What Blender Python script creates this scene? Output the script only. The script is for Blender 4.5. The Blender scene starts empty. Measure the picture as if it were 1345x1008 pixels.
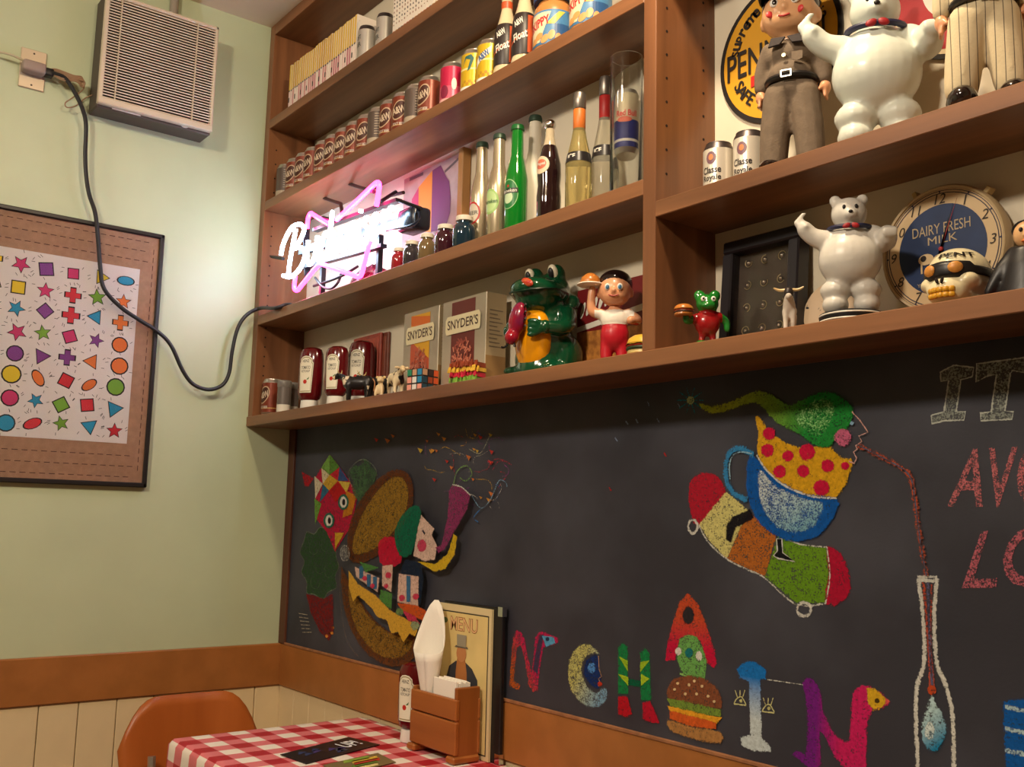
import bpy, bmesh, math, random
from mathutils import Vector, Matrix
random.seed(7)
SC = bpy.context.scene
COL = SC.collection

# ------------------------------------------------------------------ camera
W, H, F = 1345.0, 1008.0, 1309.41
YAW, PITCH, ROLL = math.radians(52.37), math.radians(7.85), math.radians(1.38)
CAM = Vector((3.1157, -1.4776, 1.3092))
_f = Vector((-math.sin(YAW)*math.cos(PITCH), math.cos(YAW)*math.cos(PITCH), math.sin(PITCH)))
_r0 = Vector((math.cos(YAW), math.sin(YAW), 0)); _u0 = _r0.cross(_f)
CR = math.cos(ROLL)*_r0 + math.sin(ROLL)*_u0
CU = -math.sin(ROLL)*_r0 + math.cos(ROLL)*_u0
CF = _f
cd = bpy.data.cameras.new('camera'); cam = bpy.data.objects.new('camera', cd); COL.objects.link(cam)
cd.sensor_fit = 'HORIZONTAL'; cd.sensor_width = 36; cd.lens = 36*F/W; cd.clip_start = .02
cam.matrix_world = Matrix(((CR.x, CU.x, -CF.x, CAM.x), (CR.y, CU.y, -CF.y, CAM.y), (CR.z, CU.z, -CF.z, CAM.z), (0, 0, 0, 1)))
SC.camera = cam

# ------------------------------------------------------------------ light
wd = bpy.data.worlds.new('room_world'); SC.world = wd; wd.use_nodes = True
wd.node_tree.nodes['Background'].inputs[0].default_value = (0, 0, 0, 1)
wd.node_tree.nodes['Background'].inputs[1].default_value = 0
def area(name, loc, target, size, power, col, spread=180):
    l = bpy.data.lights.new(name, 'AREA'); l.shape = 'DISK'; l.size = size; l.energy = power; l.color = col
    l.spread = math.radians(spread)
    o = bpy.data.objects.new(name, l); COL.objects.link(o); o.location = loc
    o.rotation_euler = (Vector(target)-Vector(loc)).to_track_quat('-Z', 'Y').to_euler()
    return o
# the room is closed; its ceiling lamps hang outside the picture and their bounce off the walls is the only fill
area('ceiling_lamp_room_offscreen', (2.4, -2.5, 2.93), (1.5, -.7, 1.2), .34, 44, (1, .85, .66))
area('ceiling_lamp_shelf_offscreen', (2.15, -.62, 2.95), (1.8, 0, 2.0), .14, 15, (1, .80, .54))
area('ceiling_lamp_rear_offscreen', (1.0, -2.6, 2.95), (.6, -.8, 1.4), .35, 8, (1, .88, .74))
SC.view_settings.view_transform = 'Standard'; SC.view_settings.look = 'None'
SC.view_settings.gamma = 1; SC.view_settings.use_curve_mapping = False
SC.view_settings.exposure = 0.45

# ------------------------------------------------------------------ pixel helpers (a pixel gives a direction; the plane it lies on gives the distance)
def ray(u, v): return CF + CR*((u-W/2)/F) - CU*((v-H/2)/F)
def onp(ax, val, u, v):
    d = ray(u, v); t = (val-CAM[ax])/d[ax]; return CAM + d*t
def onx(u, v, x): return onp(0, x, u, v)
def ony(u, v, y): return onp(1, y, u, v)
def onz(u, v, z): return onp(2, z, u, v)
def xat(u, y, z):                     # x of the point on the line (y, z) that falls in picture column u
    k = (u-W/2)/F
    n = CR - CF*k
    return CAM.x - (n.y*(y-CAM.y) + n.z*(z-CAM.z))/n.x
def ppm(p): return F/((Vector(p)-CAM).dot(CF))
def ztop(u, v, y): return ony(u, v, y).z

# ------------------------------------------------------------------ materials
def lin(c):
    out = []
    for x in c:
        x = x/255.0
        out.append(x/12.92 if x <= .04045 else ((x+.055)/1.055)**2.4)
    return (out[0], out[1], out[2], 1)
MC = {}
def mat(name, rgb, rough=.5, metal=0, noise=.0, ns=25, bump=0, bs=60, trans=0, ior=1.45, emit=0, coat=0, alpha=1, rgb2=None, lo=.35, hi=.65, sc=(1,1,1), spec=.5):
    key = name
    if key in MC: return MC[key]
    m = bpy.data.materials.new(name); m.use_nodes = True; MC[key] = m
    nt = m.node_tree; b = nt.nodes['Principled BSDF']; c = lin(rgb)
    b.inputs['Base Color'].default_value = c; b.inputs['Roughness'].default_value = rough
    b.inputs['Metallic'].default_value = metal; b.inputs['Transmission Weight'].default_value = trans
    b.inputs['IOR'].default_value = ior; b.inputs['Coat Weight'].default_value = coat; b.inputs['Alpha'].default_value = alpha
    b.inputs['Specular IOR Level'].default_value = spec
    if emit:
        b.inputs['Emission Color'].default_value = c; b.inputs['Emission Strength'].default_value = emit
    if noise or rgb2 or bump:
        tc = nt.nodes.new('ShaderNodeTexCoord'); mp = nt.nodes.new('ShaderNodeMapping')
        nt.links.new(tc.outputs['Object'], mp.inputs[0]); mp.inputs['Scale'].default_value = sc
    if noise or rgb2:
        n = nt.nodes.new('ShaderNodeTexNoise'); n.inputs['Scale'].default_value = ns; n.inputs['Detail'].default_value = 4
        nt.links.new(mp.outputs[0], n.inputs['Vector'])
        r = nt.nodes.new('ShaderNodeValToRGB'); nt.links.new(n.outputs['Fac'], r.inputs[0])
        r.color_ramp.elements[0].position = lo; r.color_ramp.elements[1].position = hi
        if rgb2: a, z = c, lin(rgb2)
        else: a = tuple(x*(1-noise) for x in c[:3])+(1,); z = tuple(min(1, x*(1+noise)) for x in c[:3])+(1,)
        r.color_ramp.elements[0].color = a; r.color_ramp.elements[1].color = z
        nt.links.new(r.outputs[0], b.inputs['Base Color'])
    if bump:
        n2 = nt.nodes.new('ShaderNodeTexNoise'); n2.inputs['Scale'].default_value = bs; n2.inputs['Detail'].default_value = 3
        nt.links.new(mp.outputs[0], n2.inputs['Vector'])
        bp = nt.nodes.new('ShaderNodeBump'); bp.inputs['Strength'].default_value = bump; bp.inputs['Distance'].default_value = .002
        nt.links.new(n2.outputs['Fac'], bp.inputs['Height']); nt.links.new(bp.outputs[0], b.inputs['Normal'])
    return m
def wood(name, c1, c2, axis, rough=.42, k=1.0):
    s = [26*k, 26*k, 26*k]; s[axis] = 1.6*k
    return mat(name, c1, rough, rgb2=c2, ns=1.0, sc=s, lo=.3, hi=.72, bump=.12, bs=2.0)
def chalk(rgb, dens=.5, g=None):
    # dusty chalk over dark slate; g = (rgb2, (x0,z0), (x1,z1)) blends to a second chalk across the drawing
    key = 'chalk_%d_%d_%d_%d' % (rgb[0], rgb[1], rgb[2], int(dens*100)) + (str(g) if g else '')
    if key in MC: return MC[key]
    m = bpy.data.materials.new('chalk'); m.use_nodes = True; MC[key] = m
    nt = m.node_tree; b = nt.nodes['Principled BSDF']; b.inputs['Roughness'].default_value = .95
    b.inputs['Specular IOR Level'].default_value = .1
    tc = nt.nodes.new('ShaderNodeTexCoord')
    def noise(scale, det, lo, hi):
        n = nt.nodes.new('ShaderNodeTexNoise'); n.inputs['Scale'].default_value = scale; n.inputs['Detail'].default_value = det; n.inputs['Roughness'].default_value = .65
        nt.links.new(tc.outputs['Object'], n.inputs['Vector'])
        r = nt.nodes.new('ShaderNodeMapRange'); r.inputs[1].default_value = lo; r.inputs[2].default_value = hi; nt.links.new(n.outputs['Fac'], r.inputs[0])
        return r.outputs[0]
    def math_(op, x, y):
        q = nt.nodes.new('ShaderNodeMath'); q.operation = op
        for k, w in enumerate((x, y)):
            if isinstance(w, (int, float)): q.inputs[k].default_value = w
            else: nt.links.new(w, q.inputs[k])
        return q.outputs[0]
    fd = nt.nodes.new('ShaderNodeAttribute'); fd.attribute_name = 'fade'
    # coverage: dense in the middle of a stroke, crumbling into grains towards its edge
    grain = math_('ADD', math_('MULTIPLY', noise(330, 2, .32, .68), .62), math_('MULTIPLY', noise(90, 2, .3, .7), .38))
    cov = math_('ADD', math_('MULTIPLY', math_('SUBTRACT', math_('MULTIPLY', fd.outputs['Fac'], .24+dens*.92), grain), 2.6), .22)
    cl0 = nt.nodes.new('ShaderNodeClamp'); nt.links.new(cov, cl0.inputs[0]); cl0.inputs[2].default_value = .93
    nt.links.new(cl0.outputs[0], b.inputs['Alpha'])
    mx = nt.nodes.new('ShaderNodeMix'); mx.data_type = 'RGBA'; mx.blend_type = 'MULTIPLY'; mx.inputs[0].default_value = .5
    rr = nt.nodes.new('ShaderNodeMapRange'); rr.inputs[3].default_value = .30; rr.inputs[4].default_value = 1.0; nt.links.new(noise(160, 3, .3, .7), rr.inputs[0])
    nt.links.new(rr.outputs[0], mx.inputs[7]); mx.inputs[6].default_value = lin(rgb)
    if g:
        sx = nt.nodes.new('ShaderNodeVectorMath'); sx.operation = 'SUBTRACT'; nt.links.new(tc.outputs['Object'], sx.inputs[0])
        sx.inputs[1].default_value = (g[1][0], 0, g[1][1])
        dx, dz = g[2][0]-g[1][0], g[2][1]-g[1][1]; l2 = dx*dx+dz*dz
        dt = nt.nodes.new('ShaderNodeVectorMath'); dt.operation = 'DOT_PRODUCT'; nt.links.new(sx.outputs[0], dt.inputs[0])
        dt.inputs[1].default_value = (dx/l2, 0, dz/l2)
        cl = nt.nodes.new('ShaderNodeClamp'); nt.links.new(dt.outputs['Value'], cl.inputs[0])
        m2 = nt.nodes.new('ShaderNodeMix'); m2.data_type = 'RGBA'; nt.links.new(cl.outputs[0], m2.inputs[0])
        m2.inputs[6].default_value = lin(rgb); m2.inputs[7].default_value = lin(g[0])
        nt.links.new(m2.outputs[2], mx.inputs[6])
    nt.links.new(mx.outputs[2], b.inputs['Base Color'])
    return m

# ------------------------------------------------------------------ mesh builder
class MB:
    def __init__(s): s.v = []; s.f = []; s.mi = []; s.mats = []
    def m(s, material):
        if material not in s.mats: s.mats.append(material)
        return s.mats.index(material)
    def add(s, vs, fs, material, xf=None):
        o = len(s.v); i = s.m(material)
        for p in vs:
            p = Vector(p); s.v.append(tuple(xf @ p if xf is not None else p))
        for f in fs: s.f.append([a+o for a in f]); s.mi.append(i)
        return s
    def box(s, x0, x1, y0, y1, z0, z1, material, xf=None):
        vs = [(x, y, z) for x in (x0, x1) for y in (y0, y1) for z in (z0, z1)]
        fs = [(0, 1, 3, 2), (4, 6, 7, 5), (0, 4, 5, 1), (2, 3, 7, 6), (0, 2, 6, 4), (1, 5, 7, 3)]
        return s.add(vs, fs, material, xf)
    def rbox(s, x0, x1, y0, y1, z0, z1, r, material, xf=None, seg=1):
        bm = bmesh.new(); bmesh.ops.create_cube(bm, size=1)
        for q in bm.verts:
            q.co = Vector(((x0+x1)/2+q.co.x*(x1-x0), (y0+y1)/2+q.co.y*(y1-y0), (z0+z1)/2+q.co.z*(z1-z0)))
        bmesh.ops.bevel(bm, geom=bm.edges[:], offset=r, segments=seg, affect='EDGES', profile=.5)
        return s.bm(bm, material, xf)
    def bm(s, bm, material, xf=None):
        bm.verts.ensure_lookup_table(); bm.verts.index_update()
        s.add([q.co.copy() for q in bm.verts], [[q.index for q in f.verts] for f in bm.faces], material, xf); bm.free()
        return s
    def lathe(s, prof, mats, n=20, xf=None, sq=(1, 1), c=(0, 0, 0)):
        if not isinstance(mats, (list, tuple)): mats = [mats]*(len(prof)-1)
        rings = []
        o = len(s.v)
        for r, z in prof:
            if r < 1e-6:
                rings.append([len(s.v)]); p = Vector((c[0], c[1], z+c[2])); s.v.append(tuple(xf @ p if xf is not None else p))
            else:
                ids = []
                for k in range(n):
                    a = 2*math.pi*k/n; p = Vector((c[0]+r*math.cos(a)*sq[0], c[1]+r*math.sin(a)*sq[1], z+c[2]))
                    ids.append(len(s.v)); s.v.append(tuple(xf @ p if xf is not None else p))
                rings.append(ids)
        for i in range(len(rings)-1):
            A, B = rings[i], rings[i+1]; mi = s.m(mats[i])
            for k in range(n):
                k2 = (k+1) % n
                if len(A) == 1 and len(B) == 1: continue
                if len(A) == 1: f = [A[0], B[k2], B[k]]
                elif len(B) == 1: f = [A[k], A[k2], B[0]]
                else: f = [A[k], A[k2], B[k2], B[k]]
                s.f.append(f); s.mi.append(mi)
        return s
    def ell(s, c, r, material, rot=None, nu=14, nv=9):
        prof = [(math.sin(math.pi*i/nv), -math.cos(math.pi*i/nv)) for i in range(nv+1)]
        prof[0] = (0, -1); prof[-1] = (0, 1)
        M = Matrix.Translation(Vector(c)) @ (rot.to_4x4() if rot else Matrix.Identity(4)) @ Matrix.Diagonal((r[0], r[1], r[2], 1))
        return s.lathe(prof, material, nu, M)
    def tube(s, pts, r, material, n=8, closed=False, cap=True):
        pts = [Vector(p) for p in pts]; N = len(pts); i0 = len(s.v); mi = s.m(material)
        rs = r if isinstance(r, (list, tuple)) else [r]*N
        T = []
        for i in range(N):
            a = pts[(i-1) % N] if (closed or i > 0) else pts[i]; b = pts[(i+1) % N] if (closed or i < N-1) else pts[i]
            t = b-a; T.append(t.normalized() if t.length > 1e-9 else Vector((0, 0, 1)))
        ref = Vector((0, 0, 1)) if abs(T[0].z) < .9 else Vector((1, 0, 0))
        nrm = T[0].cross(ref).normalized()
        for i in range(N):
            nrm = (nrm - T[i]*nrm.dot(T[i])); nrm = nrm.normalized() if nrm.length > 1e-6 else T[i].orthogonal().normalized()
            bn = T[i].cross(nrm)
            for k in range(n):
                a = 2*math.pi*k/n
                s.v.append(tuple(pts[i]+rs[i]*(math.cos(a)*nrm+math.sin(a)*bn)))
        for i in range(N if closed else N-1):
            for k in range(n):
                a = i0+i*n+k; b = i0+i*n+(k+1) % n; j = (i+1) % N
                s.f.append([a, b, i0+j*n+(k+1) % n, i0+j*n+k]); s.mi.append(mi)
        if cap and not closed:
            s.f.append([i0+k for k in range(n)][::-1]); s.mi.append(mi)
            s.f.append([i0+(N-1)*n+k for k in range(n)]); s.mi.append(mi)
        return s
    def poly(s, pts, material): return s.add(pts, [list(range(len(pts)))], material)
    def slab(s, pts, d, material):     # a polygon given thickness along vector d
        n = len(pts); d = Vector(d); P = [Vector(p) for p in pts]
        fs = [list(range(n)), list(range(n, 2*n))[::-1]] + [[i, i+n, (i+1) % n+n, (i+1) % n] for i in range(n)]
        return s.add(P+[p+d for p in P], fs, material)
    def ribbon(s, pts, w, nrm, material, closed=False):
        pts = [Vector(p) for p in pts]; N = len(pts); nrm = Vector(nrm); vs = []; fs = []
        for i in range(N):
            a = pts[(i-1) % N] if (closed or i > 0) else pts[i]; b = pts[(i+1) % N] if (closed or i < N-1) else pts[i]
            t = (b-a).normalized(); d = t.cross(nrm).normalized()*(w/2); vs += [pts[i]+d, pts[i]-d]
        for i in range(N if closed else N-1):
            j = (i+1) % N; fs.append([2*i, 2*i+1, 2*j+1, 2*j])
        return s.add(vs, fs, material)
    def wrap(s, vf, r, material, rot=0, z0=0, c=(0, 0), sq=(1, 1)):
        vs, fs = vf
        out = []
        for x, y in vs:
            a = x/r+rot; out.append((c[0]+r*math.sin(a)*sq[0], c[1]-r*math.cos(a)*sq[1], z0+y))
        return s.add(out, fs, material)
    def flat(s, vf, fn, material):
        vs, fs = vf; return s.add([fn(x, y) for x, y in vs], fs, material)
    def build(s, name, parent=None, loc=(0, 0, 0), rotz=0, smooth=True, ang=38, rot=None):
        me = bpy.data.meshes.new(name); me.from_pydata(s.v, [], s.f)
        for q in s.mats: me.materials.append(q)
        me.polygons.foreach_set('material_index', s.mi)
        bm = bmesh.new(); bm.from_mesh(me); bmesh.ops.recalc_face_normals(bm, faces=bm.faces[:]); bm.to_mesh(me); bm.free()
        if smooth:
            me.polygons.foreach_set('use_smooth', [True]*len(me.polygons)); me.set_sharp_from_angle(angle=math.radians(ang))
        me.update()
        o = bpy.data.objects.new(name, me); COL.objects.link(o); o.location = loc
        o.rotation_euler = rot if rot else (0, 0, rotz)
        if parent: o.parent = parent
        return o
    def remesh(s, name, parent, voxel, it=6, matfn=None, loc=(0, 0, 0), rotz=0):
        mats = s.mats
        o = s.build(name+'_tmp', None, smooth=False)
        md = o.modifiers.new('r', 'REMESH'); md.mode = 'VOXEL'; md.voxel_size = voxel; md.use_smooth_shade = True
        sm = o.modifiers.new('s', 'SMOOTH'); sm.iterations = it; sm.factor = .5
        dg = bpy.context.evaluated_depsgraph_get()
        me = bpy.data.meshes.new_from_object(o.evaluated_get(dg)); me.name = name
        bpy.data.objects.remove(o)
        me.materials.clear()
        for q in mats: me.materials.append(q)
        if matfn:
            me.polygons.foreach_set('material_index', [matfn(p.center) for p in me.polygons])
        me.polygons.foreach_set('use_smooth', [True]*len(me.polygons)); me.update()
        r = bpy.data.objects.new(name, me); COL.objects.link(r); r.location = loc; r.rotation_euler = (0, 0, rotz); r.parent = parent
        return r
def smoothpts(P, n=6, closed=False):
    P = [Vector(p) for p in P]; N = len(P); out = []
    for i in range(N if closed else N-1):
        if closed: a, b, c, d = P[(i-1) % N], P[i], P[(i+1) % N], P[(i+2) % N]
        else: a, b, c, d = P[max(i-1, 0)], P[i], P[i+1], P[min(i+2, N-1)]
        for k in range(n):
            t = k/n
            out.append(.5*((2*b)+(c-a)*t+(2*a-5*b+4*c-d)*t*t+(3*b-a-3*c+d)*t**3))
    if not closed: out.append(P[-1])
    return out
_TX = {}
def text2d(body, w=None, h=None, cut=None, fat=0, shear=0, space=1.0):
    """outline of words as flat faces centred on the origin, fitted to width w and/or height h"""
    key = (body, w, h, cut, fat, shear, space)
    if key in _TX: return _TX[key]
    cu = bpy.data.curves.new('t', 'FONT'); cu.body = body; cu.offset = fat; cu.shear = shear; cu.resolution_u = 3; cu.space_character = space
    o = bpy.data.objects.new('t', cu); COL.objects.link(o)
    me = bpy.data.meshes.new_from_object(o); bpy.data.objects.remove(o)
    bm = bmesh.new(); bm.from_mesh(me); bpy.data.meshes.remove(me)
    bmesh.ops.remove_doubles(bm, verts=bm.verts[:], dist=1e-5)
    xs = [q.co.x for q in bm.verts]; ys = [q.co.y for q in bm.verts]
    x0, x1, y0, y1 = min(xs), max(xs), min(ys), max(ys)
    sx = w/(x1-x0) if w else None; sy = h/(y1-y0) if h else None
    sx = sx or sy; sy = sy or sx
    for q in bm.verts: q.co = Vector(((q.co.x-(x0+x1)/2)*sx, (q.co.y-(y0+y1)/2)*sy, 0))
    if cut: cutstrips(bm, cut)
    bm.verts.index_update()
    r = ([(q.co.x, q.co.y) for q in bm.verts], [[q.index for q in f.verts] for f in bm.faces]); bm.free()
    _TX[key] = r
    return r
def cutstrips(bm, d):
    xs = [q.co.x for q in bm.verts]; a = min(xs)+d
    while a < max(xs):
        bmesh.ops.bisect_plane(bm, geom=bm.verts[:]+bm.edges[:]+bm.faces[:], plane_co=(a, 0, 0), plane_no=(1, 0, 0)); a += d
def shape2d(pts, cut=None):
    bm = bmesh.new(); vs = [bm.verts.new((p[0], p[1], 0)) for p in pts]; bm.faces.new(vs)
    if cut:
        bmesh.ops.triangulate(bm, faces=bm.faces[:]); cutstrips(bm, cut)
    bm.verts.index_update()
    r = ([(q.co.x, q.co.y) for q in bm.verts], [[q.index for q in f.verts] for f in bm.faces]); bm.free()
    return r
def circ(cx, cy, rx, ry=None, n=24, a0=0, rot=0):
    ry = ry or rx; out = []
    for k in range(n):
        a = a0+2*math.pi*k/n; x = rx*math.cos(a); y = ry*math.sin(a)
        out.append((cx+x*math.cos(rot)-y*math.sin(rot), cy+x*math.sin(rot)+y*math.cos(rot)))
    return out
def rect(x0, x1, y0, y1): return [(x0, y0), (x1, y0), (x1, y1), (x0, y1)]
def shift(vf, dx, dy, a=0):
    ca, sa = math.cos(a), math.sin(a)
    return ([(x*ca-y*sa+dx, x*sa+y*ca+dy) for x, y in vf[0]], vf[1])

# ------------------------------------------------------------------ things
def tag(o, label=None, cat=None, group=None, kind=None):
    if label: o['label'] = label
    if cat: o['category'] = cat
    if group: o['group'] = group
    if kind: o['kind'] = kind
    return o
def thing(name, label, cat, loc=(0, 0, 0), rotz=0, group=None):
    o = bpy.data.objects.new(name, None); COL.objects.link(o); o.empty_display_size = .02
    o.location = loc; o.rotation_euler = (0, 0, rotz)
    return tag(o, label, cat, group)
def dup(root, loc=None, rotz=None, label=None, group=None):
    r = root.copy(); COL.objects.link(r)
    if loc is not None: r.location = loc
    if rotz is not None: r.rotation_euler = (0, 0, rotz)
    tag(r, label, None, group)
    for ch in list(root.children):
        c = ch.copy(); COL.objects.link(c); c.parent = r
        for g in list(ch.children):
            d = g.copy(); COL.objects.link(d); d.parent = c
    return r
def struct(mb, name, **k): return tag(mb.build(name, **k), kind='structure')

# levels read off the photograph
D = .17                                  # shelf depth
S4, S3, S2, S1, S0B, CEIL = 1.6274, 1.9618, 2.3528, 2.641, 2.9478, 2.9875
T1 = 1.91
XD0, XD1 = 1.8126, 1.8457                # divider
RT, RB = .895, .763                      # rail top / bottom
XE = 2.92                                # far end of the shelf unit
TZ = .755                                # table top
# ------------------------------------------------------------------ shell
M_green = mat('green_wall_paint', (188, 198, 164), .40, noise=.05, ns=3, bump=.25, bs=25)
M_cream = mat('cream_wall_paint', (222, 212, 190), .6, noise=.04, ns=4)
M_ceil = mat('ceiling_paint', (236, 214, 184), .7, noise=.04, ns=3)
M_floor = mat('floor_boards', (96, 70, 50), .5, noise=.2, ns=4)
M_rail = mat('rail_paint', (152, 96, 46), .40, rgb2=(164, 104, 52), ns=14, bump=.06, bs=90)
M_wain = mat('wainscot_paint', (222, 200, 158), .5, noise=.04, ns=6)
struct(MB().box(-.1, 0, -4.2, .1, 0, CEIL+.1, M_green), 'wall_left', smooth=False)
WB = struct(MB().box(0, 4.6, 0, .1, 0, CEIL+.1, M_cream), 'wall_back', smooth=False)
struct(MB().box(0, 4.6, -4.2, 0, CEIL, CEIL+.1, M_ceil), 'ceiling', smooth=False)
struct(MB().box(-.1, 4.6, -4.2, .1, -.1, 0, M_floor), 'floor', smooth=False)
struct(MB().box(4.6, 4.7, -4.2, .1, 0, CEIL+.1, M_cream), 'wall_right', smooth=False)
struct(MB().box(-.1, 4.7, -4.3, -4.2, 0, CEIL+.1, M_cream), 'wall_front', smooth=False)
WL = bpy.data.objects['wall_left']
struct(MB().rbox(0, .018, -4.2, 0, RB, RT, .003, M_rail), 'trim_1', smooth=False)
struct(MB().rbox(.018, 4.6, -.018, 0, RB, RT, .003, M_rail), 'trim_2', smooth=False)
# tongue and groove planks under the rail
pm = MB().rbox(0, .010, -.0525, .0525, .0, RB, .0022, M_wain).build('plank', WL, (0, -.0405, 0), smooth=False)
for k in range(1, 22):
    c = pm.copy(); COL.objects.link(c); c.location = (0, -.0405-.1073*k, 0)
pm2 = MB().rbox(-.0525, .0525, -.010, 0, .0, RB, .0022, M_wain).build('plank', WB, (.063, 0, 0), smooth=False)
for k in range(1, 26):
    c = pm2.copy(); COL.objects.link(c); c.location = (.063+.1073*k, 0, 0)

# ------------------------------------------------------------------ shelf unit
WX = wood('shelf_wood', (108, 71, 46), (148, 100, 66), 0, .36)
WZ = wood('shelf_wood_upright', (108, 69, 44), (146, 96, 62), 2, .36)
M_hole = mat('peg_hole_dark', (26, 14, 9), .9)
unit = thing('wall_shelf', 'reddish brown wooden shelf unit built into the corner above the chalkboard', 'shelf', (0, 0, S4-.032))
zb = S4-.032
def board(name, x0, x1, y0, y1, z0, z1, m):
    cx, cy, cz = (x0+x1)/2, (y0+y1)/2, (z0+z1)/2
    return MB().rbox(x0-cx, x1-cx, y0-cy, y1-cy, z0-cz, z1-cz, .0015, m).build(name, unit, (cx, cy, cz-zb), smooth=False)
sp = board('side_panel', 0.001, .036, -D, 0, S4, CEIL, WZ)
board('side_panel', XE-.034, XE, -D, 0, S4, CEIL, WZ)
dv = board('divider', XD0, XD1, -D, 0, S4, CEIL, WZ)
board('shelf_board', 0.001, XE, -D-.004, 0, zb, S4, WX)
for z in (S3, S2, S1): board('shelf_board', .036, XD0, -D, 0, z-.032, z, WX)
board('shelf_board', .036, XD0, -D, 0, S0B, CEIL, WX)
board('shelf_board', XD1, XE-.034, -D, 0, T1-.031, T1, WX)
board('shelf_board', XD1, XE-.034, -D, 0, 2.392, 2.423, WX)
board('shelf_board', XD1, XE-.034, -D, 0, S0B, CEIL, WX)
hole = None
def pegs(panel, x, zs, yy, sgn):
    global hole
    for z in zs:
        for y in yy:
            l = panel.location
            P = (x-l.x, y-l.y, z-zb-l.z)
            if hole is None:
                o = MB().lathe([(0, -.0006), (.0028, -.0006), (.0028, .0006), (0, .0006)], M_hole, 8, Matrix.Rotation(math.pi/2, 4, 'Y')).build('peg_hole', panel, P); hole = o
            else:
                o = hole.copy(); COL.objects.link(o); o.parent = panel; o.location = P
pegs(sp, .036, [1.70+.032*k for k in range(0, 9)]+[2.0+.034*k for k in range(0, 9)]+[2.39+.05*k for k in range(4)], (-.14,), 1)
pegs(dv, XD1, [1.97+.048*k for k in range(9)], (-.14, -.035), 1)

# ------------------------------------------------------------------ chalkboard
M_slate = mat('slate', (44, 44, 54), .62, rgb2=(70, 71, 82), ns=3.2, lo=.40, hi=.75, bump=.1, bs=200)
M_dkw = wood('dark_board_frame', (70, 38, 24), (92, 52, 32), 2, .5)
cb = thing('chalkboard', 'long black chalkboard covered in coloured chalk drawings under the shelf unit', 'chalkboard', (0, 0, RT))
MB().box(.046, XE+1.2, -.012, 0, 0, zb-RT, M_slate).build('slate_panel', cb, smooth=False)
MB().rbox(0.002, .046, -.020, 0, 0, zb-RT, .002, M_dkw).build('frame_strip', cb, smooth=False)
MB().rbox(.046, XE+1.2, -.0195, -.012, -.001, .006, .001, mat('ledge_wood', (150, 100, 66), .6, noise=.2, ns=40)).build('chalk_ledge', cb, smooth=False)
# two metal tabs that show under the bottom board
M_tab = mat('tab_metal', (196, 190, 180), .4, .6)
YB = -.0124
class Draw:
    """a chalk drawing: shapes in picture pixels, laid on the plane of the board, dusty at their edges"""
    def __init__(s): s.mb = MB(); s.k = 0; s.fade = []
    def P(s, u, v): p = ony(u, v, YB-.00012*s.k); return Vector((p.x, p.y, p.z-RT))
    def _pad(s, val): s.fade += [val]*(len(s.mb.v)-len(s.fade))
    def fill(s, pts, rgb, dens=.55, g=None, sm=0, soft=.0035):
        s.k += 1
        if sm: pts = [(p.x, p.y) for p in smoothpts([(a, b, 0) for a, b in pts], sm, True)]
        gg = None
        if g:
            a = ony(g[1][0], g[1][1], YB); b = ony(g[2][0], g[2][1], YB); gg = (g[0], (round(a.x, 4), round(a.z-RT, 4)), (round(b.x, 4), round(b.z-RT, 4)))
        m = chalk(rgb, dens, gg); Q = [s.P(*p) for p in pts]; n = len(Q)
        ar = sum(Q[i].x*Q[(i+1) % n].z-Q[(i+1) % n].x*Q[i].z for i in range(n)); sg = 1 if ar > 0 else -1
        size = math.sqrt(abs(ar)/2); soft = min(soft, size*.14)
        inn, out = [], []
        for i in range(n):
            e1 = Q[i]-Q[i-1]; e2 = Q[(i+1) % n]-Q[i]
            n1 = Vector((e1.z, 0, -e1.x)).normalized()*sg if e1.length > 1e-7 else Vector(); n2 = Vector((e2.z, 0, -e2.x)).normalized()*sg if e2.length > 1e-7 else Vector()
            d_ = n1+n2; d_ = d_.normalized() if d_.length > 1e-4 else n1
            inn.append(Q[i]-d_*soft*.5); out.append(Q[i]+d_*soft*1.1)
        s.mb.poly(inn, m); s._pad(1.0)
        s.mb.add(inn+out, [[i, (i+1) % n, n+(i+1) % n, n+i] for i in range(n)], m); s.fade += [1.0]*n+[.12]*n
        return s
    def line(s, pts, rgb, w=.004, dens=.6, sm=4, closed=False):
        s.k += 1
        if sm: pts = [(p.x, p.y) for p in smoothpts([(a, b, 0) for a, b in pts], sm, closed)]
        m = chalk(rgb, dens); Q = [s.P(*p) for p in pts]; N = len(Q); vs = []; fs = []
        for i in range(N):
            a = Q[(i-1) % N] if (closed or i > 0) else Q[i]; b = Q[(i+1) % N] if (closed or i < N-1) else Q[i]
            d_ = (b-a).normalized().cross(Vector((0, 1, 0))).normalized()*(w*.62); vs += [Q[i]+d_, Q[i]+d_*.35, Q[i]-d_*.35, Q[i]-d_]
        for i in range(N if closed else N-1):
            j = (i+1) % N
            for k in range(3): fs.append([4*i+k, 4*i+k+1, 4*j+k+1, 4*j+k])
        s.mb.add(vs, fs, m); s.fade += [.35, 1.0, 1.0, .35]*N
        return s
    def dot(s, u, v, r, rgb, dens=.6, ry=None): return s.fill(circ(u, v, r, ry or r*1.0, 14), rgb, dens)
    def word(s, txt, quad, rgb, dens=.6, fat=0):
        # quad: lower left, lower right, upper right, upper left corner of the word
        s.k += 1
        vs, fs = text2d(txt, 1, 1, None, fat)
        a, b, c, d = [s.P(*q) for q in quad]
        s.mb.add([a.lerp(b, x+.5).lerp(d.lerp(c, x+.5), y+.5) for x, y in vs], fs, chalk(rgb, dens)); s._pad(.85); return s
    def done(s, name, label):
        o = s.mb.build(name, cb, smooth=False); at = o.data.attributes.new('fade', 'FLOAT', 'POINT'); at.data.foreach_set('value', s.fade)
        return tag(o, label)

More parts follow.
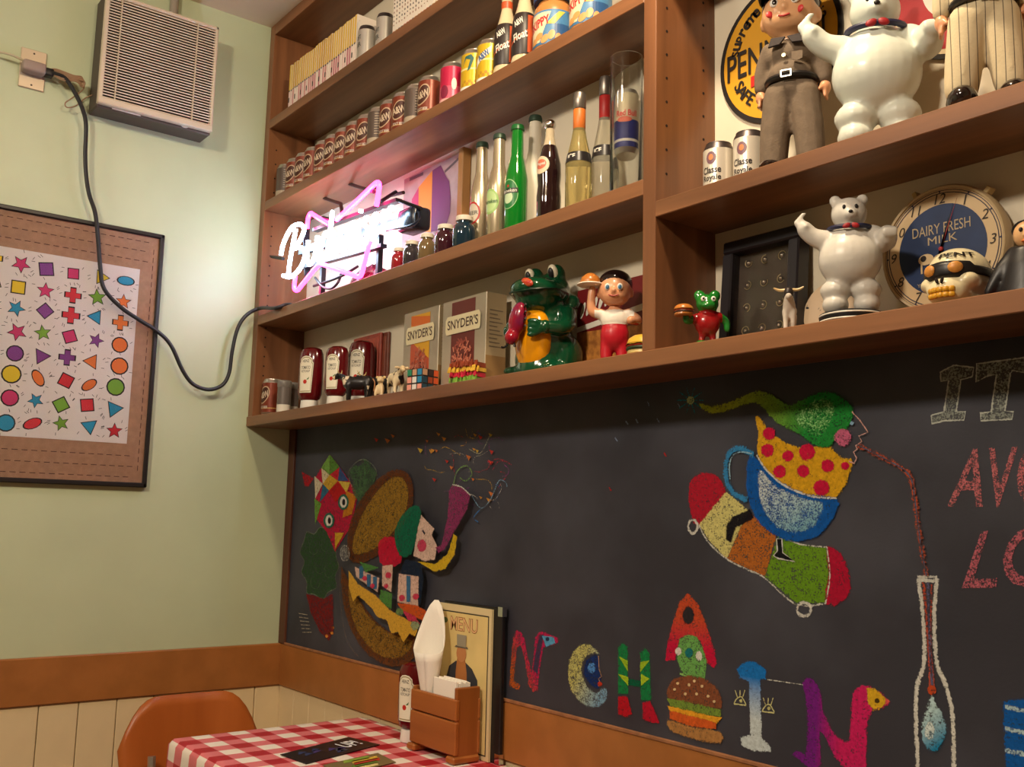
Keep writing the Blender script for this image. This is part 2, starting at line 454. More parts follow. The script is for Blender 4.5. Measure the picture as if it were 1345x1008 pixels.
RED, ORG, YEL, GRN, DGN, BLU, PNK, WHT, BRN, PUR = (196, 30, 56), (206, 104, 40), (216, 186, 48), (96, 160, 60), (24, 118, 82), (36, 112, 186), (206, 110, 122), (222, 222, 214), (134, 88, 46), (110, 40, 130)
# teacup rider on a skateboard, drinking from a bottle through a long straw
d = Draw()
d.fill([(905, 640), (912, 627), (928, 621), (944, 628), (953, 645), (955, 655), (918, 690), (907, 672)], (186, 36, 56), .7, sm=3)
d.fill([(954, 646), (985, 673), (975, 690), (955, 735), (930, 708), (918, 690)], (226, 218, 138), .62)
d.fill([(985, 673), (1020, 703), (1005, 758), (955, 735), (972, 695)], (190, 112, 48), .62)
d.fill([(1022, 703), (1050, 715), (1085, 720), (1090, 755), (1084, 792), (1045, 792), (1005, 758)], (112, 158, 40), .65)
d.fill([(1086, 719), (1103, 727), (1114, 750), (1116, 775), (1107, 790), (1084, 794), (1089, 757)], (186, 28, 60), .75, sm=2)
d.line([(918, 690), (930, 712), (955, 735), (985, 750), (1005, 760), (1045, 794), (1084, 793)], WHT, .004, .5)
d.line([(1086, 719), (1090, 757), (1084, 794)], WHT, .003, .5)
d.line([(1022, 703), (1050, 715), (1086, 719)], WHT, .003, .5)
d.line(circ(910, 692, 6, 9, 12), WHT, .006, .7, 2, True)
d.line(circ(1056, 801, 9, 9, 12), WHT, .006, .7, 2, True)
d.fill([(985, 670), (989, 680), (965, 693), (960, 712), (954, 708), (955, 690), (962, 680)], (30, 28, 34), .9)
d.fill([(1020, 708), (1027, 708), (1028, 726), (1044, 738), (1022, 734), (1016, 730), (1021, 724)], (30, 28, 34), .9)
d.line([(1020, 708), (1027, 708), (1028, 726), (1044, 738), (1022, 734), (1016, 730), (1021, 724)], WHT, .003, .7, 0, True)
d.fill([(992, 547), (1000, 553), (1012, 570), (1040, 586), (1060, 588), (1090, 588), (1105, 604), (1117, 603), (1116, 620), (1098, 654), (1065, 652), (1030, 640), (1002, 612), (995, 590), (997, 570)], (226, 172, 36), .8, sm=2)
for q in [(1010, 570, 8), (1008, 592, 8), (1035, 599, 7), (1060, 594, 10), (1024, 620, 8), (1055, 619, 8), (1087, 612, 8), (1110, 612, 5), (1079, 641, 10)]: d.dot(*q, (210, 26, 70), .8)
d.fill([(996, 605), (1020, 630), (1060, 650), (1099, 655), (1094, 680), (1075, 703), (1045, 711), (1015, 702), (993, 680), (982, 650), (981, 620), (985, 600)], (24, 92, 176), .75, ((24, 92, 176), (990, 700), (1060, 660)), sm=3)
d.fill([(998, 618), (1020, 640), (1060, 656), (1080, 662), (1070, 690), (1040, 700), (1012, 684), (998, 655)], (140, 190, 206), .42, ((214, 226, 226), (1040, 700), (1015, 635)), sm=3)
d.line([(994, 598), (1006, 617), (1030, 638), (1065, 652), (1099, 655)], WHT, .004, .6)
d.line([(990, 598), (975, 590), (962, 592), (954, 606), (954, 630), (964, 648), (982, 657)], (60, 140, 196), .012, .7)
d.line([(988, 596), (974, 594), (963, 598), (958, 612), (959, 630)], (160, 200, 220), .003, .5)
d.fill([(918, 530), (935, 534), (960, 528), (985, 517), (1000, 514), (1015, 520), (1035, 533), (1052, 527), (1075, 516), (1095, 517), (1115, 530), (1120, 543), (1113, 562), (1095, 580), (1085, 588), (1068, 584), (1050, 570), (1020, 555), (1005, 538), (990, 528), (965, 536), (940, 543), (925, 540)], (40, 138, 58), .72, ((176, 190, 50), (1060, 555), (955, 533)), sm=2)
d.fill([(1045, 545), (1075, 525), (1095, 530), (1090, 555), (1075, 572), (1055, 563)], (150, 206, 130), .3, sm=3)
d.dot(1107, 575, 11, (206, 106, 140), .6)
d.line([(1119, 541), (1130, 553), (1140, 568), (1128, 573), (1132, 580), (1124, 586), (1126, 590), (1121, 594), (1125, 602), (1122, 609), (1115, 606)], (220, 170, 160), .0025, .7, 0)
d.line([(1117, 555), (1121, 557)], (150, 190, 220), .006, .8, 0)
d.line([(1127, 585), (1160, 602), (1185, 616), (1197, 630), (1202, 660), (1210, 720), (1217, 757)], (186, 84, 54), .010, .45)
d.line([(1127, 585), (1160, 602), (1185, 616), (1197, 630), (1202, 660), (1210, 720), (1217, 757)], (90, 104, 130), .003, .5)
d.done('chalk_drawing', 'chalk teacup figure in a green cap riding a skateboard and sipping a straw')
d = Draw()
for a in range(10):
    t = a*math.pi/5; d.line([(907, 526), (907+18*math.cos(t), 526+18*math.sin(t))], (40, 150, 170), .003, .55, 0)
d.dot(907, 526, 5, (190, 210, 150), .6)
d.done('chalk_star', 'blue chalk star at the cap tip')
d = Draw()
for (u, v) in [(835, 551), (822, 553), (863, 550), (890, 530), (850, 528), (800, 640), (872, 595), (808, 575)]: d.line([(u, v), (u+3, v+5)], (150, 170, 200) if v < 590 else (190, 40, 40), .004, .6, 0)
d.done('chalk_flecks', 'small chalk flecks')['kind'] = 'stuff'
# bottle with a drop
d = Draw()
d.line([(1207, 762), (1230, 764)], WHT, .006, .75, 0); d.line([(1205, 758), (1231, 758)], WHT, .004, .7, 0)
d.line([(1206, 760), (1211, 795), (1214, 840), (1213, 875), (1205, 900), (1203, 940), (1206, 1015)], WHT, .007, .75)
d.line([(1231, 760), (1227, 800), (1228, 840), (1231, 874), (1242, 900), (1251, 940), (1253, 1015)], WHT, .007, .75)
d.line([(1213, 765), (1219, 840), (1222, 905)], (190, 84, 60), .005, .55); d.line([(1224, 768), (1222, 840), (1227, 905)], (190, 84, 60), .004, .5)
d.line([(1219, 765), (1221, 840), (1225, 905)], (100, 100, 130), .006, .4)
d.dot(1224, 907, 6, (196, 80, 44), .75)
d.fill([(1224, 916), (1230, 928), (1240, 945), (1242, 965), (1234, 982), (1224, 986), (1214, 978), (1211, 955), (1217, 935)], (40, 132, 176), .65, ((190, 220, 224), (1240, 975), (1216, 940)), sm=3)
d.dot(1221, 960, 6, (220, 232, 230), .5, 12)
d.done('chalk_drawing', 'chalk outline of a bottle with a blue drop inside')
# creature letters
d = Draw()
d.fill([(669, 902), (672, 860), (674, 838), (678, 829), (684, 830), (690, 842), (693, 862), (699, 884), (701, 862), (703, 838), (709, 830), (716, 831), (733, 839), (733, 845), (722, 849), (713, 852), (709, 880), (706, 908), (700, 909), (694, 900), (690, 870), (684, 848), (679, 850), (676, 880), (675, 895), (683, 900), (682, 907)], (190, 96, 40), .5, ((196, 34, 90), (672, 880), (694, 858)))
d.fill([(700, 880), (705, 850), (709, 835), (714, 834), (711, 850), (706, 886)], (60, 64, 92), .55)
d.fill([(712, 836), (727, 838), (729, 845), (717, 850)], (92, 166, 208), .75); d.dot(719, 840, 2.5, (40, 60, 90), .9)
d.done('chalk_drawing', 'chalk letter N drawn as an orange and pink swan with blue head')
d = Draw()
d.fill([(788, 860), (775, 847), (760, 849), (748, 868), (747, 895), (755, 915), (770, 927), (785, 929), (796, 920), (797, 906), (790, 905), (782, 912), (770, 900), (763, 880), (770, 862), (780, 858)], (200, 196, 120), .5, ((130, 170, 200), (760, 880), (790, 912)), sm=2)
d.fill([(781, 860), (787, 864), (787, 880), (790, 890), (786, 906), (775, 900), (766, 885), (770, 868)], (30, 52, 110), .6); d.dot(777, 878, 5, (90, 150, 220), .5, 7)
d.line([(786, 862), (787, 880), (790, 889), (786, 892), (789, 898), (786, 902)], (206, 160, 110), .002, .7, 0); d.dot(788, 899, 3, (196, 60, 40), .6)
d.done('chalk_drawing', 'chalk letter C drawn as a yellow crescent moon with a blue face')
d = Draw()
d.fill([(812, 851), (818, 845), (824, 850), (825, 912), (812, 912)], (30, 128, 72), .7); d.fill([(841, 858), (847, 853), (853, 858), (855, 920), (842, 920)], (30, 128, 72), .7)
d.fill([(824, 892), (842, 895), (842, 903), (824, 900)], (16, 96, 66), .7)
d.fill([(813, 863), (824, 868), (825, 883)], (156, 190, 44), .8); d.fill([(812, 886), (825, 890), (825, 901)], (170, 200, 44), .8); d.fill([(853, 868), (841, 883), (841, 870)], (156, 190, 44), .8); d.fill([(842, 886), (853, 892), (842, 901)], (170, 200, 44), .8)
d.fill([(812, 915), (824, 916), (830, 938), (822, 942), (812, 938)], (186, 26, 40), .75); d.fill([(844, 924), (854, 922), (862, 940), (866, 950), (850, 948), (844, 944)], (186, 26, 50), .75)
d.done('chalk_drawing', 'chalk letter H drawn as a pair of green legs in red shoes')
d = Draw()
d.fill([(903, 780), (916, 793), (927, 820), (938, 855), (941, 872), (937, 878), (928, 870), (920, 842), (908, 836), (893, 838), (886, 868), (874, 868), (877, 845), (885, 815), (893, 790)], (206, 84, 50), .7, ((200, 26, 66), (903, 810), (903, 850)))
d.fill(circ(904, 809, 7, 11, 12), (50, 48, 52), .9)
d.fill([(893, 840), (903, 834), (915, 837), (922, 850), (928, 868), (926, 892), (910, 892), (897, 885), (890, 870), (889, 855)], (112, 172, 90), .6)
d.dot(891, 856, 4, (224, 220, 214), .8, 5); d.dot(918, 862, 4, (224, 220, 214), .8, 6); d.dot(905, 858, 5, (30, 116, 120), .8, 6)
d.line([(893, 885), (910, 892), (926, 894)], (150, 200, 110), .005, .7)
d.fill([(877, 905), (885, 893), (905, 888), (930, 895), (944, 910), (948, 930), (925, 928), (895, 922), (878, 918)], (134, 80, 54), .75, sm=2)
for q in [(890, 898), (905, 900), (915, 912), (900, 912), (930, 915), (922, 902), (886, 906), (912, 895), (938, 922)]: d.dot(*q, 1.8, (230, 200, 150), .9)
d.fill([(876, 918), (900, 922), (948, 933), (946, 942), (920, 940), (880, 928)], (120, 148, 60), .7)
d.fill([(877, 928), (910, 936), (948, 943), (938, 952), (900, 943), (880, 936)], (236, 168, 44), .85); d.fill([(879, 934), (940, 950), (940, 958), (905, 954), (880, 944)], (214, 96, 40), .8)
d.fill([(877, 946), (905, 955), (938, 960), (948, 965), (946, 975), (925, 974), (895, 966), (880, 958)], (180, 130, 76), .75, sm=2)
d.done('chalk_drawing', 'chalk letter A drawn as a red rocket over a pickle and burger')
d = Draw()
d.fill([(968, 880), (976, 871), (992, 870), (1006, 880), (1005, 892), (998, 893), (1000, 970), (1012, 982), (1011, 987), (990, 986), (975, 980), (973, 970), (986, 966), (984, 895), (972, 890)], (30, 116, 196), .8, ((206, 218, 222), (987, 890), (987, 945)))
d.line([(1008, 893), (1055, 900)], WHT, .0018, .5, 0)
d.done('chalk_drawing', 'chalk letter I drawn as a blue bolt between two small eyes')
for cx in (972, 1009):
    d = Draw()
    dy = 0 if cx < 1000 else 10
    d.line([(cx-8, 925+dy), (cx-4, 918+dy), (cx+2, 916+dy), (cx+8, 926+dy)], (214, 210, 150), .0025, .7, 3); d.line([(cx-8, 925+dy), (cx+8, 927+dy)], (214, 210, 150), .0025, .7, 0)
    d.dot(cx+1, 921+dy, 2.2, (200, 196, 130), .8)
    for k in (-5, 0, 5): d.line([(cx+k*.7, 916.5+dy), (cx+k*1.3, 907+dy)], (214, 210, 150), .002, .7, 0)
    d.done('chalk_eye', 'small chalk eye with lashes')
d = Draw()
d.fill([(1054, 898), (1060, 891), (1068, 892), (1076, 905), (1081, 935), (1095, 965), (1110, 976), (1116, 975), (1119, 930), (1121, 910), (1128, 902), (1140, 902), (1156, 910), (1168, 922), (1160, 931), (1145, 932), (1138, 950), (1137, 1012), (1112, 1012), (1098, 995), (1082, 965), (1076, 960), (1078, 1005), (1070, 1012), (1056, 1004), (1042, 992), (1045, 986), (1058, 992), (1062, 960), (1059, 920)], (118, 34, 130), .72, ((206, 36, 100), (1072, 950), (1105, 960)))
d.fill([(1139, 905), (1150, 906), (1165, 920), (1158, 930), (1147, 932), (1140, 922)], (220, 176, 40), .8); d.dot(1152, 921, 3, (80, 60, 20), .9)
d.fill([(1163, 917), (1169, 922), (1163, 926)], (220, 90, 90), .8)
d.done('chalk_drawing', 'chalk letter N drawn as a purple and magenta bird with yellow head')
d = Draw()
d.fill([(1318, 925), (1330, 920), (1368, 919), (1372, 1012), (1322, 1012)], (24, 92, 170), .75)
for v in (933, 962, 990): d.line([(1320, v-4), (1345, v+1), (1370, v+3)], (180, 206, 214), .007, .55, 0)
d.done('chalk_drawing', 'chalk blue block with pale stripes')
# words
d = Draw()
def chalkword(txt, quad, rgb, k=4):
    for j in range(k):
        o = (random.uniform(-1, 1), random.uniform(-1, 1)); d.word(txt, [(a+o[0], b+o[1]) for a, b in quad], rgb, .5 if j else .35, .012)
IC = (200, 204, 194)
def hatch(P, n=16, w=.0022):
    d.fill(P, (150, 156, 148), .42)
    xs = [p[0] for p in P]; ys = [p[1] for p in P]
    d.line(P, IC, .0028, .75, 0, True)
hatch([(1235, 489), (1253, 480), (1279, 483), (1277, 495), (1262, 499), (1256, 541), (1268, 541), (1266, 552), (1240, 553), (1224, 557), (1223, 546), (1240, 541), (1246, 500), (1236, 501)])
hatch([(1283, 478), (1300, 476), (1345, 470), (1347, 490), (1330, 487), (1327, 491), (1320, 540), (1331, 541), (1329, 551), (1288, 553), (1288, 543), (1302, 541), (1309, 492), (1297, 494), (1282, 502)])
hatch([(1352, 478), (1356, 476), (1355, 490), (1350, 491)])
hatch([(1395, 470), (1375, 468), (1362, 480), (1364, 500), (1384, 512), (1386, 530), (1372, 536), (1362, 528), (1360, 540), (1374, 548), (1396, 540), (1402, 520), (1396, 502), (1378, 490), (1380, 482), (1392, 484)])
d.done('chalk_lettering', 'white hollow chalk lettering')
d = Draw()
chalkword('AVO', [(1244, 667), (1390, 668), (1384, 585), (1262, 590)], (206, 122, 128), 3)
chalkword('LO', [(1264, 774), (1398, 772), (1384, 690), (1290, 698)], (196, 110, 124), 3)
d.done('chalk_lettering', 'pink chalk lettering')
# burger-mouthed town creature with a paper crown
d = Draw()
d.fill([(396, 620), (412, 628), (405, 640), (400, 638)], (190, 40, 50), .5)
d.done('chalk_flag', 'small red chalk flag')
d = Draw()
LB = [(399, 712), (403, 699), (413, 702), (420, 693), (430, 697), (433, 707), (442, 714), (441, 730), (445, 745), (440, 757), (442, 772), (431, 778), (424, 788), (413, 781), (403, 779), (403, 764), (396, 752), (400, 738), (394, 726)]
d.fill(LB, (60, 92, 58), .5, sm=3)
d.line(LB, (130, 144, 120), .003, .45, 3, True)
for q in ((412, 720), (428, 716), (420, 745), (432, 750), (414, 765)): d.line(circ(q[0], q[1], 6, 9, 8)[:6], (116, 136, 104), .0022, .35, 2)
d.fill([(402, 780), (425, 787), (437, 780), (438, 830), (432, 842), (420, 830), (408, 805)], (130, 40, 40), .55)
d.fill([(414, 628), (433, 597), (458, 630), (470, 650), (462, 690), (440, 725), (430, 700), (414, 680)], (190, 40, 70), .65)
for P, c in [([(433, 597), (422, 615), (433, 624)], (120, 170, 80)), ([(433, 597), (446, 614), (433, 624)], (90, 140, 60)), ([(422, 615), (433, 624), (424, 636)], (220, 210, 170)), ([(446, 614), (433, 624), (444, 632)], (200, 50, 60)), ([(446, 614), (458, 632), (444, 632)], (60, 90, 140)), ([(424, 636), (433, 624), (444, 632), (432, 645)], (210, 170, 60)), ([(413, 626), (424, 636), (414, 655)], (220, 210, 180)), ([(424, 636), (432, 645), (420, 660)], (50, 110, 140)), ([(413, 655), (422, 662), (414, 690)], (110, 160, 70)), ([(444, 632), (460, 634), (455, 648)], (220, 190, 80)), ([(432, 645), (444, 632), (455, 648), (440, 660)], (190, 40, 40)), ([(455, 645), (468, 652), (462, 676), (450, 680)], (200, 130, 40)), ([(440, 700), (452, 700), (440, 722)], (210, 170, 50))]: d.fill(P, c, .7)
for cx, cy in ((451, 660), (432, 684)):
    d.dot(cx, cy, 7, (40, 110, 90), .8, 10); d.dot(cx, cy, 4.5, (230, 226, 214), .9, 7); d.dot(cx+.5, cy, 2, (40, 36, 40), .9, 4)
d.fill([(462, 642), (464, 632), (459, 622), (465, 612), (473, 612), (478, 603), (485, 606), (488, 614), (495, 620), (492, 632), (495, 642), (487, 649), (484, 660), (475, 660), (468, 655)], (78, 110, 76), .5, sm=3)
d.line([(462, 640), (458, 620), (470, 606), (482, 605), (494, 618), (494, 636), (484, 654)], (140, 150, 130), .003, .45)
d.fill([(459, 735), (456, 712), (462, 680), (480, 648), (502, 625), (522, 617), (538, 625), (543, 650), (538, 680), (520, 710), (495, 730), (475, 740)], (104, 62, 36), .6, sm=3)
d.fill([(466, 728), (464, 710), (474, 680), (492, 650), (512, 630), (528, 628), (536, 645), (532, 672), (514, 702), (490, 722)], (150, 116, 46), .62, sm=3)
d.fill([(448, 745), (456, 760), (480, 800), (510, 830), (548, 835), (552, 850), (538, 870), (515, 876), (485, 862), (462, 830), (450, 790)], (110, 68, 38), .6, sm=2)
d.fill([(458, 765), (480, 805), (510, 832), (542, 842), (530, 862), (505, 864), (480, 845), (462, 810)], (146, 110, 46), .6, sm=2)
rh = random.Random(5)
for k in range(150):
    a_ = rh.uniform(0, 6.28); q_ = math.sqrt(rh.random())
    if k % 2: u, v = 501+27*q_*math.cos(a_)*1.15+14*q_*math.sin(a_)*-.9, 677+22*q_*math.cos(a_)*-.9+40*q_*math.sin(a_)
    else: u, v = 500+36*q_*math.cos(a_), 838+14*q_*math.sin(a_)+10*q_*math.cos(a_)
    d.line([(u-2, v+2.5), (u+2, v-2.5)], rh.choice([(206, 170, 74), (90, 52, 30), (180, 140, 60)]), .0016, .35, 0)
d.fill([(497, 715), (505, 706), (520, 708), (527, 722), (526, 740), (510, 745), (499, 738)], (196, 30, 60), .75, sm=2)
d.fill([(518, 700), (530, 675), (545, 664), (553, 672), (548, 700), (540, 728), (525, 730)], (24, 104, 76), .75, sm=2)
d.fill([(553, 677), (570, 695), (567, 703), (574, 718), (571, 735), (557, 737), (543, 730), (548, 700)], (226, 196, 180), .75)
d.dot(554, 717, 6, (204, 70, 100), .7, 8); d.line([(555, 697), (558, 702)], (40, 40, 60), .006, .9, 0)
d.fill([(572, 720), (580, 716), (588, 680), (590, 645), (594, 637), (606, 640), (618, 650), (613, 670), (598, 696), (584, 722), (576, 726)], (140, 56, 100), .65)
d.line([(594, 637), (606, 640), (618, 651)], (220, 220, 210), .004, .6)
d.fill([(548, 738), (572, 742), (588, 728), (596, 702), (600, 706), (597, 728), (585, 747), (570, 751)], (214, 180, 40), .8)
d.fill([(528, 745), (533, 735), (552, 740), (556, 760), (552, 795), (522, 790)], (30, 42, 62), .7)
for P in ([(524, 754), (550, 758), (549, 798), (522, 790)], [(502, 744), (516, 742), (514, 778), (502, 770)], [(466, 745), (498, 760), (496, 778), (468, 758)]): d.fill(P, (220, 186, 170), .72)
for a, b in ((536, 775), (484, 763), (474, 752), (492, 766)): d.fill(rect(a-2, a+3, b-18 if a > 500 else b-8, b+16 if a > 500 else b+8), (60, 110, 150), .75)
for a, b, r in ((528, 786, 4), (546, 784, 4), (510, 756, 4), (507, 770, 3), (479, 760, 3), (489, 770, 3)): d.dot(a, b, r, (206, 60, 90), .7)
for P in ([(500, 775), (515, 780), (514, 800), (498, 792)], [(472, 738), (498, 746), (480, 752)]): d.fill(P, (80, 136, 66), .65)
d.fill([(458, 750), (470, 768), (492, 782), (512, 802), (530, 812), (550, 822), (545, 836), (538, 832), (530, 844), (523, 830), (514, 832), (508, 815), (495, 810), (488, 798), (470, 782), (464, 790), (458, 770)], (216, 170, 60), .8)
d.fill([(522, 793), (545, 795), (560, 803), (562, 818), (548, 812), (528, 803)], (204, 90, 36), .75); d.fill([(561, 803), (568, 806), (566, 818)], (40, 130, 90), .7)
d.fill([(528, 802), (545, 810), (552, 820), (536, 815)], (204, 60, 90), .7); d.dot(525, 804, 5, (110, 140, 80), .6); d.dot(545, 822, 6, (150, 170, 130), .6)
d.line(circ(453, 727, 6, 10, 12), (170, 170, 164), .006, .4, 2, True); d.dot(453, 727, 5, (140, 140, 136), .45, 8)
d.line([(446, 745), (447, 790), (455, 840), (470, 862)], (130, 110, 96), .004, .35)
d.done('chalk_drawing', 'chalk fantasy creature with a burger mouth holding little houses')
d = Draw()
for k in range(6): d.line([(392+k, 806+k*5), (404+k, 808+k*4.6)], (190, 180, 160), .0022, .6, 0)
for u, v in ((437, 825), (433, 832), (429, 836), (436, 832)): d.dot(u, v, 2, (220, 140, 60), .7)
d.done('chalk_flecks', 'small chalk hatching')['kind'] = 'stuff'
d = Draw()
cl = [(200, 60, 80), (60, 110, 190), (210, 170, 60), (60, 150, 90), (150, 70, 150), (190, 190, 180)]
rnd = random.Random(3)
for k in range(26):
    u, v = rnd.uniform(560, 660), rnd.uniform(560, 670)
    if u < 600 and v > 640: continue
    a = rnd.uniform(0, 6.28); pts = [(u, v)]
    for j in range(5):
        a += rnd.uniform(-.2, 1.1); pts.append((pts[-1][0]+6*math.cos(a), pts[-1][1]+6*math.sin(a)))
    d.line(pts, rnd.choice(cl), .0022, .4)
for k in range(44):
    u, v = rnd.uniform(490, 655), rnd.uniform(565, 680)
    if u < 560 and v > 615 or (u < 620 and v > 640): continue
    r = rnd.uniform(2, 3.6); d.fill([(u-r, v-r), (u+r, v-r*.3), (u, v+r)], rnd.choice([(214, 150, 60), (206, 176, 60), (200, 60, 50), (210, 120, 60)]), .7)
for u, v, c in ((574, 604, (90, 100, 60)), (612, 600, (110, 40, 80)), (566, 637, (40, 80, 150)), (545, 590, (120, 50, 60)), (640, 605, (90, 40, 70))): d.dot(u, v, 8, c, -.02, 12)
d.line([(595, 640), (600, 620), (612, 612), (620, 622), (612, 632), (604, 628)], (120, 160, 90), .004, .5); d.line([(620, 652), (632, 668), (645, 655), (655, 632), (664, 634), (666, 640)], (120, 160, 190), .003, .6)
d.line([(632, 668), (622, 680), (628, 686)], (60, 120, 190), .003, .6); d.line([(616, 590), (630, 596), (640, 580), (645, 566)], (180, 180, 150), .002, .5)
d.done('chalk_confetti', 'chalk confetti and streamers')['kind'] = 'stuff'
# ------------------------------------------------------------------ left wall: air conditioner, outlet, poster, cord
M_black = mat('black_plastic', (24, 22, 24), .4)
M_soft = mat('black_rubber', (28, 28, 30), .5)
M_beige = mat('beige_plastic', (206, 192, 172), .42, noise=.05, ns=8)
M_acbody = mat('dark_sheet_metal', (84, 74, 68), .55, .3)
M_steel = mat('brushed_steel', (196, 194, 190), .32, .9)
M_chrome = mat('chrome', (222, 222, 222), .12, 1)
M_white = mat('white_plastic', (232, 230, 222), .4)
M_paper = mat('white_paper', (236, 232, 222), .8, noise=.03, ns=30)
ac = thing('air_conditioner', 'beige louvred wall air conditioner with a dark metal case near the ceiling', 'air conditioner', (0, -.5645, 2.515))
hw = .176; ah = .360
MB().rbox(0, .085, -hw, hw, -.004, ah, .004, M_acbody).build('case', ac, smooth=False)
fr = MB()
for a in ((-hw, -hw+.013, .018, ah), (hw-.010, hw, .018, ah)): fr.rbox(.082, .102, a[0], a[1], a[2], a[3], .003, M_beige)
fr.rbox(.082, .104, -hw, hw, .004, .024, .003, M_beige); fr.rbox(.082, .102, -hw, hw, ah-.012, ah, .003, M_beige)
fr.build('grille_frame', ac, smooth=False)
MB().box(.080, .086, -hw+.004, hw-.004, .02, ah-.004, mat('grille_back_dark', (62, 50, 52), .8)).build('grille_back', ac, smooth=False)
n = 36; sl = None
for k in range(n):
    z = .028+(ah-.044)*k/(n-1)
    if sl is None:
        sl = MB().box(-.006, .006, -hw+.012, hw-.010, -.0018, .0018, M_beige, Matrix.Rotation(math.radians(22), 4, 'Y')).build('slat', ac, (.094, 0, z), smooth=False)
    else:
        c = sl.copy(); COL.objects.link(c); c.location = (.094, 0, z)
for y in (-.128, .108): MB().box(.094, .103, y-.0012, y+.0012, .02, ah-.006, M_beige).build('grille_rib', ac, smooth=False)
MB().box(.0852, .0866, -.13, -.045, .0005, .005, M_white).build('rating_label', ac, smooth=False)
MB().lathe([(0, 0), (.012, 0), (.012, .002), (0, .002)], M_white, 20, Matrix.Translation((.086, .092, .006)) @ Matrix.Rotation(math.pi/2, 4, 'Y'), sq=(.5, 1)).build('emblem', ac)
MB().tube([(.012, .055, ah), (.012, .055, CEIL-2.516)], .014, mat('conduit_gray', (150, 140, 126), .5), 10).build('conduit', ac)

pl0 = (0, -.906, 2.544)
ou = thing('wall_outlet', 'metal outlet plate with a plug adapter beside the air conditioner', 'outlet', pl0)
M_plate = mat('plate_metal', (206, 190, 166), .35, .5)
MB().rbox(0, .006, -.0355, .0355, 0, .122, .002, M_plate).build('cover_plate', ou, smooth=False)
for z in (.012, .110): MB().lathe([(0, 0), (.003, 0), (.002, .0015), (0, .0015)], M_acbody, 8, Matrix.Translation((.006, 0, z)) @ Matrix.Rotation(math.pi/2, 4, 'Y')).build('screw', ou)
MB().rbox(.006, .045, -.034, .030, .040, .074, .008, mat('gray_plug', (150, 132, 124), .45), seg=3).build('plug_adapter', ou, ang=60)
pb = MB().rbox(.012, .040, .028, .052, .042, .066, .004, M_black, seg=2).build('black_plug', ou, ang=60)
MB().tube(smoothpts([(.03, -.03, .07), (.035, -.07, .075), (.03, -.13, .073)], 5), .0035, mat('ivory_cord', (190, 180, 150), .6), 6).build('thin_cord', ou)
# bundled thin appliance cord
def PX(lst): return [onx(u, v, x) for u, v, x in lst]
M_tan = mat('tan_cord', (150, 120, 92), .6)
bun = MB()
for k in range(4):
    o = k*2.2
    bun.tube(smoothpts(PX([(64, 92, .03), (74+o, 91+o, .04), (96, 99+o*.6, .05), (107+o*.6, 101+o, .05), (108, 108+o, .045), (100, 104+o*.5, .05), (80, 98+o, .05), (66, 93, .03)]), 5), .0022, M_tan, 6)
bun.tube(smoothpts(PX([(108, 106, .045), (110, 116, .04), (96, 128, .03), (86, 135, .03), (88, 141, .03), (100, 139, .03), (112, 129, .03), (124, 124, .03)]), 6), .002, M_tan, 6)
tag(bun.build('appliance_cord'), 'thin tan cord coiled and tied between the outlet and air conditioner', 'cord')
cord = PX([(66, 95, .030), (76, 98, .045), (87, 104, .05), (100, 125, .052), (109, 145, .05), (113, 165, .045), (112, 200, .04), (113, 228, .04), (117, 255, .04), (125, 280, .04), (129, 315, .038), (132, 354, .036), (137, 380, .036), (159, 404, .036), (184, 421, .036), (206, 435, .036), (224, 453, .034), (240, 487, .034), (254, 505, .036), (274, 512, .04), (292, 506, .042), (301, 490, .045), (305, 462, .05), (312, 432, .055), (324, 414, .06), (342, 405, .062)])
e = ony(361, 405, -.185); cord += [e, Vector((e.x+.025, -.160, S3+.008)), Vector((e.x+.045, -.150, S3+.0065))]
tag(MB().tube(smoothpts(cord, 5), .0062, M_soft, 8).build('power_cord'), 'thick black power cord drooping from the outlet across the poster to the shelf', 'cord')

# framed poster: kraft mat with stitched lines, white sheet of bright little shapes (plain stand-ins)
px0, px1, pz0, pz1 = -1.29, -.487, 1.383, 2.177
po = thing('framed_poster', 'large poster in thin black frame with brown mat and small colourful shapes', 'poster', (0, (px0+px1)/2, pz0))
pw, phh = (px1-px0)/2, pz1-pz0
M_kraft = mat('kraft_mat', (166, 128, 102), .7, noise=.08, ns=60)
M_frame = mat('black_frame', (34, 30, 30), .35)
for nm, a in (('frame_bar', (-pw, pw, 0, .014)), ('frame_bar', (-pw, pw, phh-.014, phh)), ('frame_bar', (-pw, -pw+.013, 0, phh)), ('frame_bar', (pw-.013, pw, 0, phh))):
    MB().rbox(0, .022, a[0], a[1], a[2], a[3], .003, M_frame).build(nm, po, smooth=False)
MB().box(0.001, .012, -pw+.005, pw-.005, .005, phh-.005, M_kraft).build('mat_board', po, smooth=False)
st = MB(); M_st = mat('stitch_brown', (84, 52, 42), .8)
for row, zz in enumerate((.030, .062, .094, .660-.02+.06, .732, .762)):
    y = -pw+.03+(row % 2)*.01
    while y < pw-.045:
        st.box(.012, .0127, y, y+.016, zz-.0011, zz+.0011, M_st); y += .026
z = .05
while z < phh-.06:
    st.box(.012, .0127, pw-.030, pw-.028, z, z+.016, M_st); z += .026
st.build('stitching', po, smooth=False)['kind'] = 'stuff'
sy0, sy1, sz0, sz1 = -pw+.067, pw-.067, .130, .672
MB().box(.0118, .0132, sy0, sy1, sz0, sz1, mat('poster_sheet', (232, 226, 222), .55)).build('print_sheet', po, smooth=False)
pc = [mat('ink_%d' % i, c, .6) for i, c in enumerate([(116, 168, 52), (206, 52, 110), (226, 196, 40), (30, 144, 186), (224, 116, 48), (206, 44, 58), (128, 60, 140)])]
M_ink = mat('ink_black', (26, 24, 28), .6)
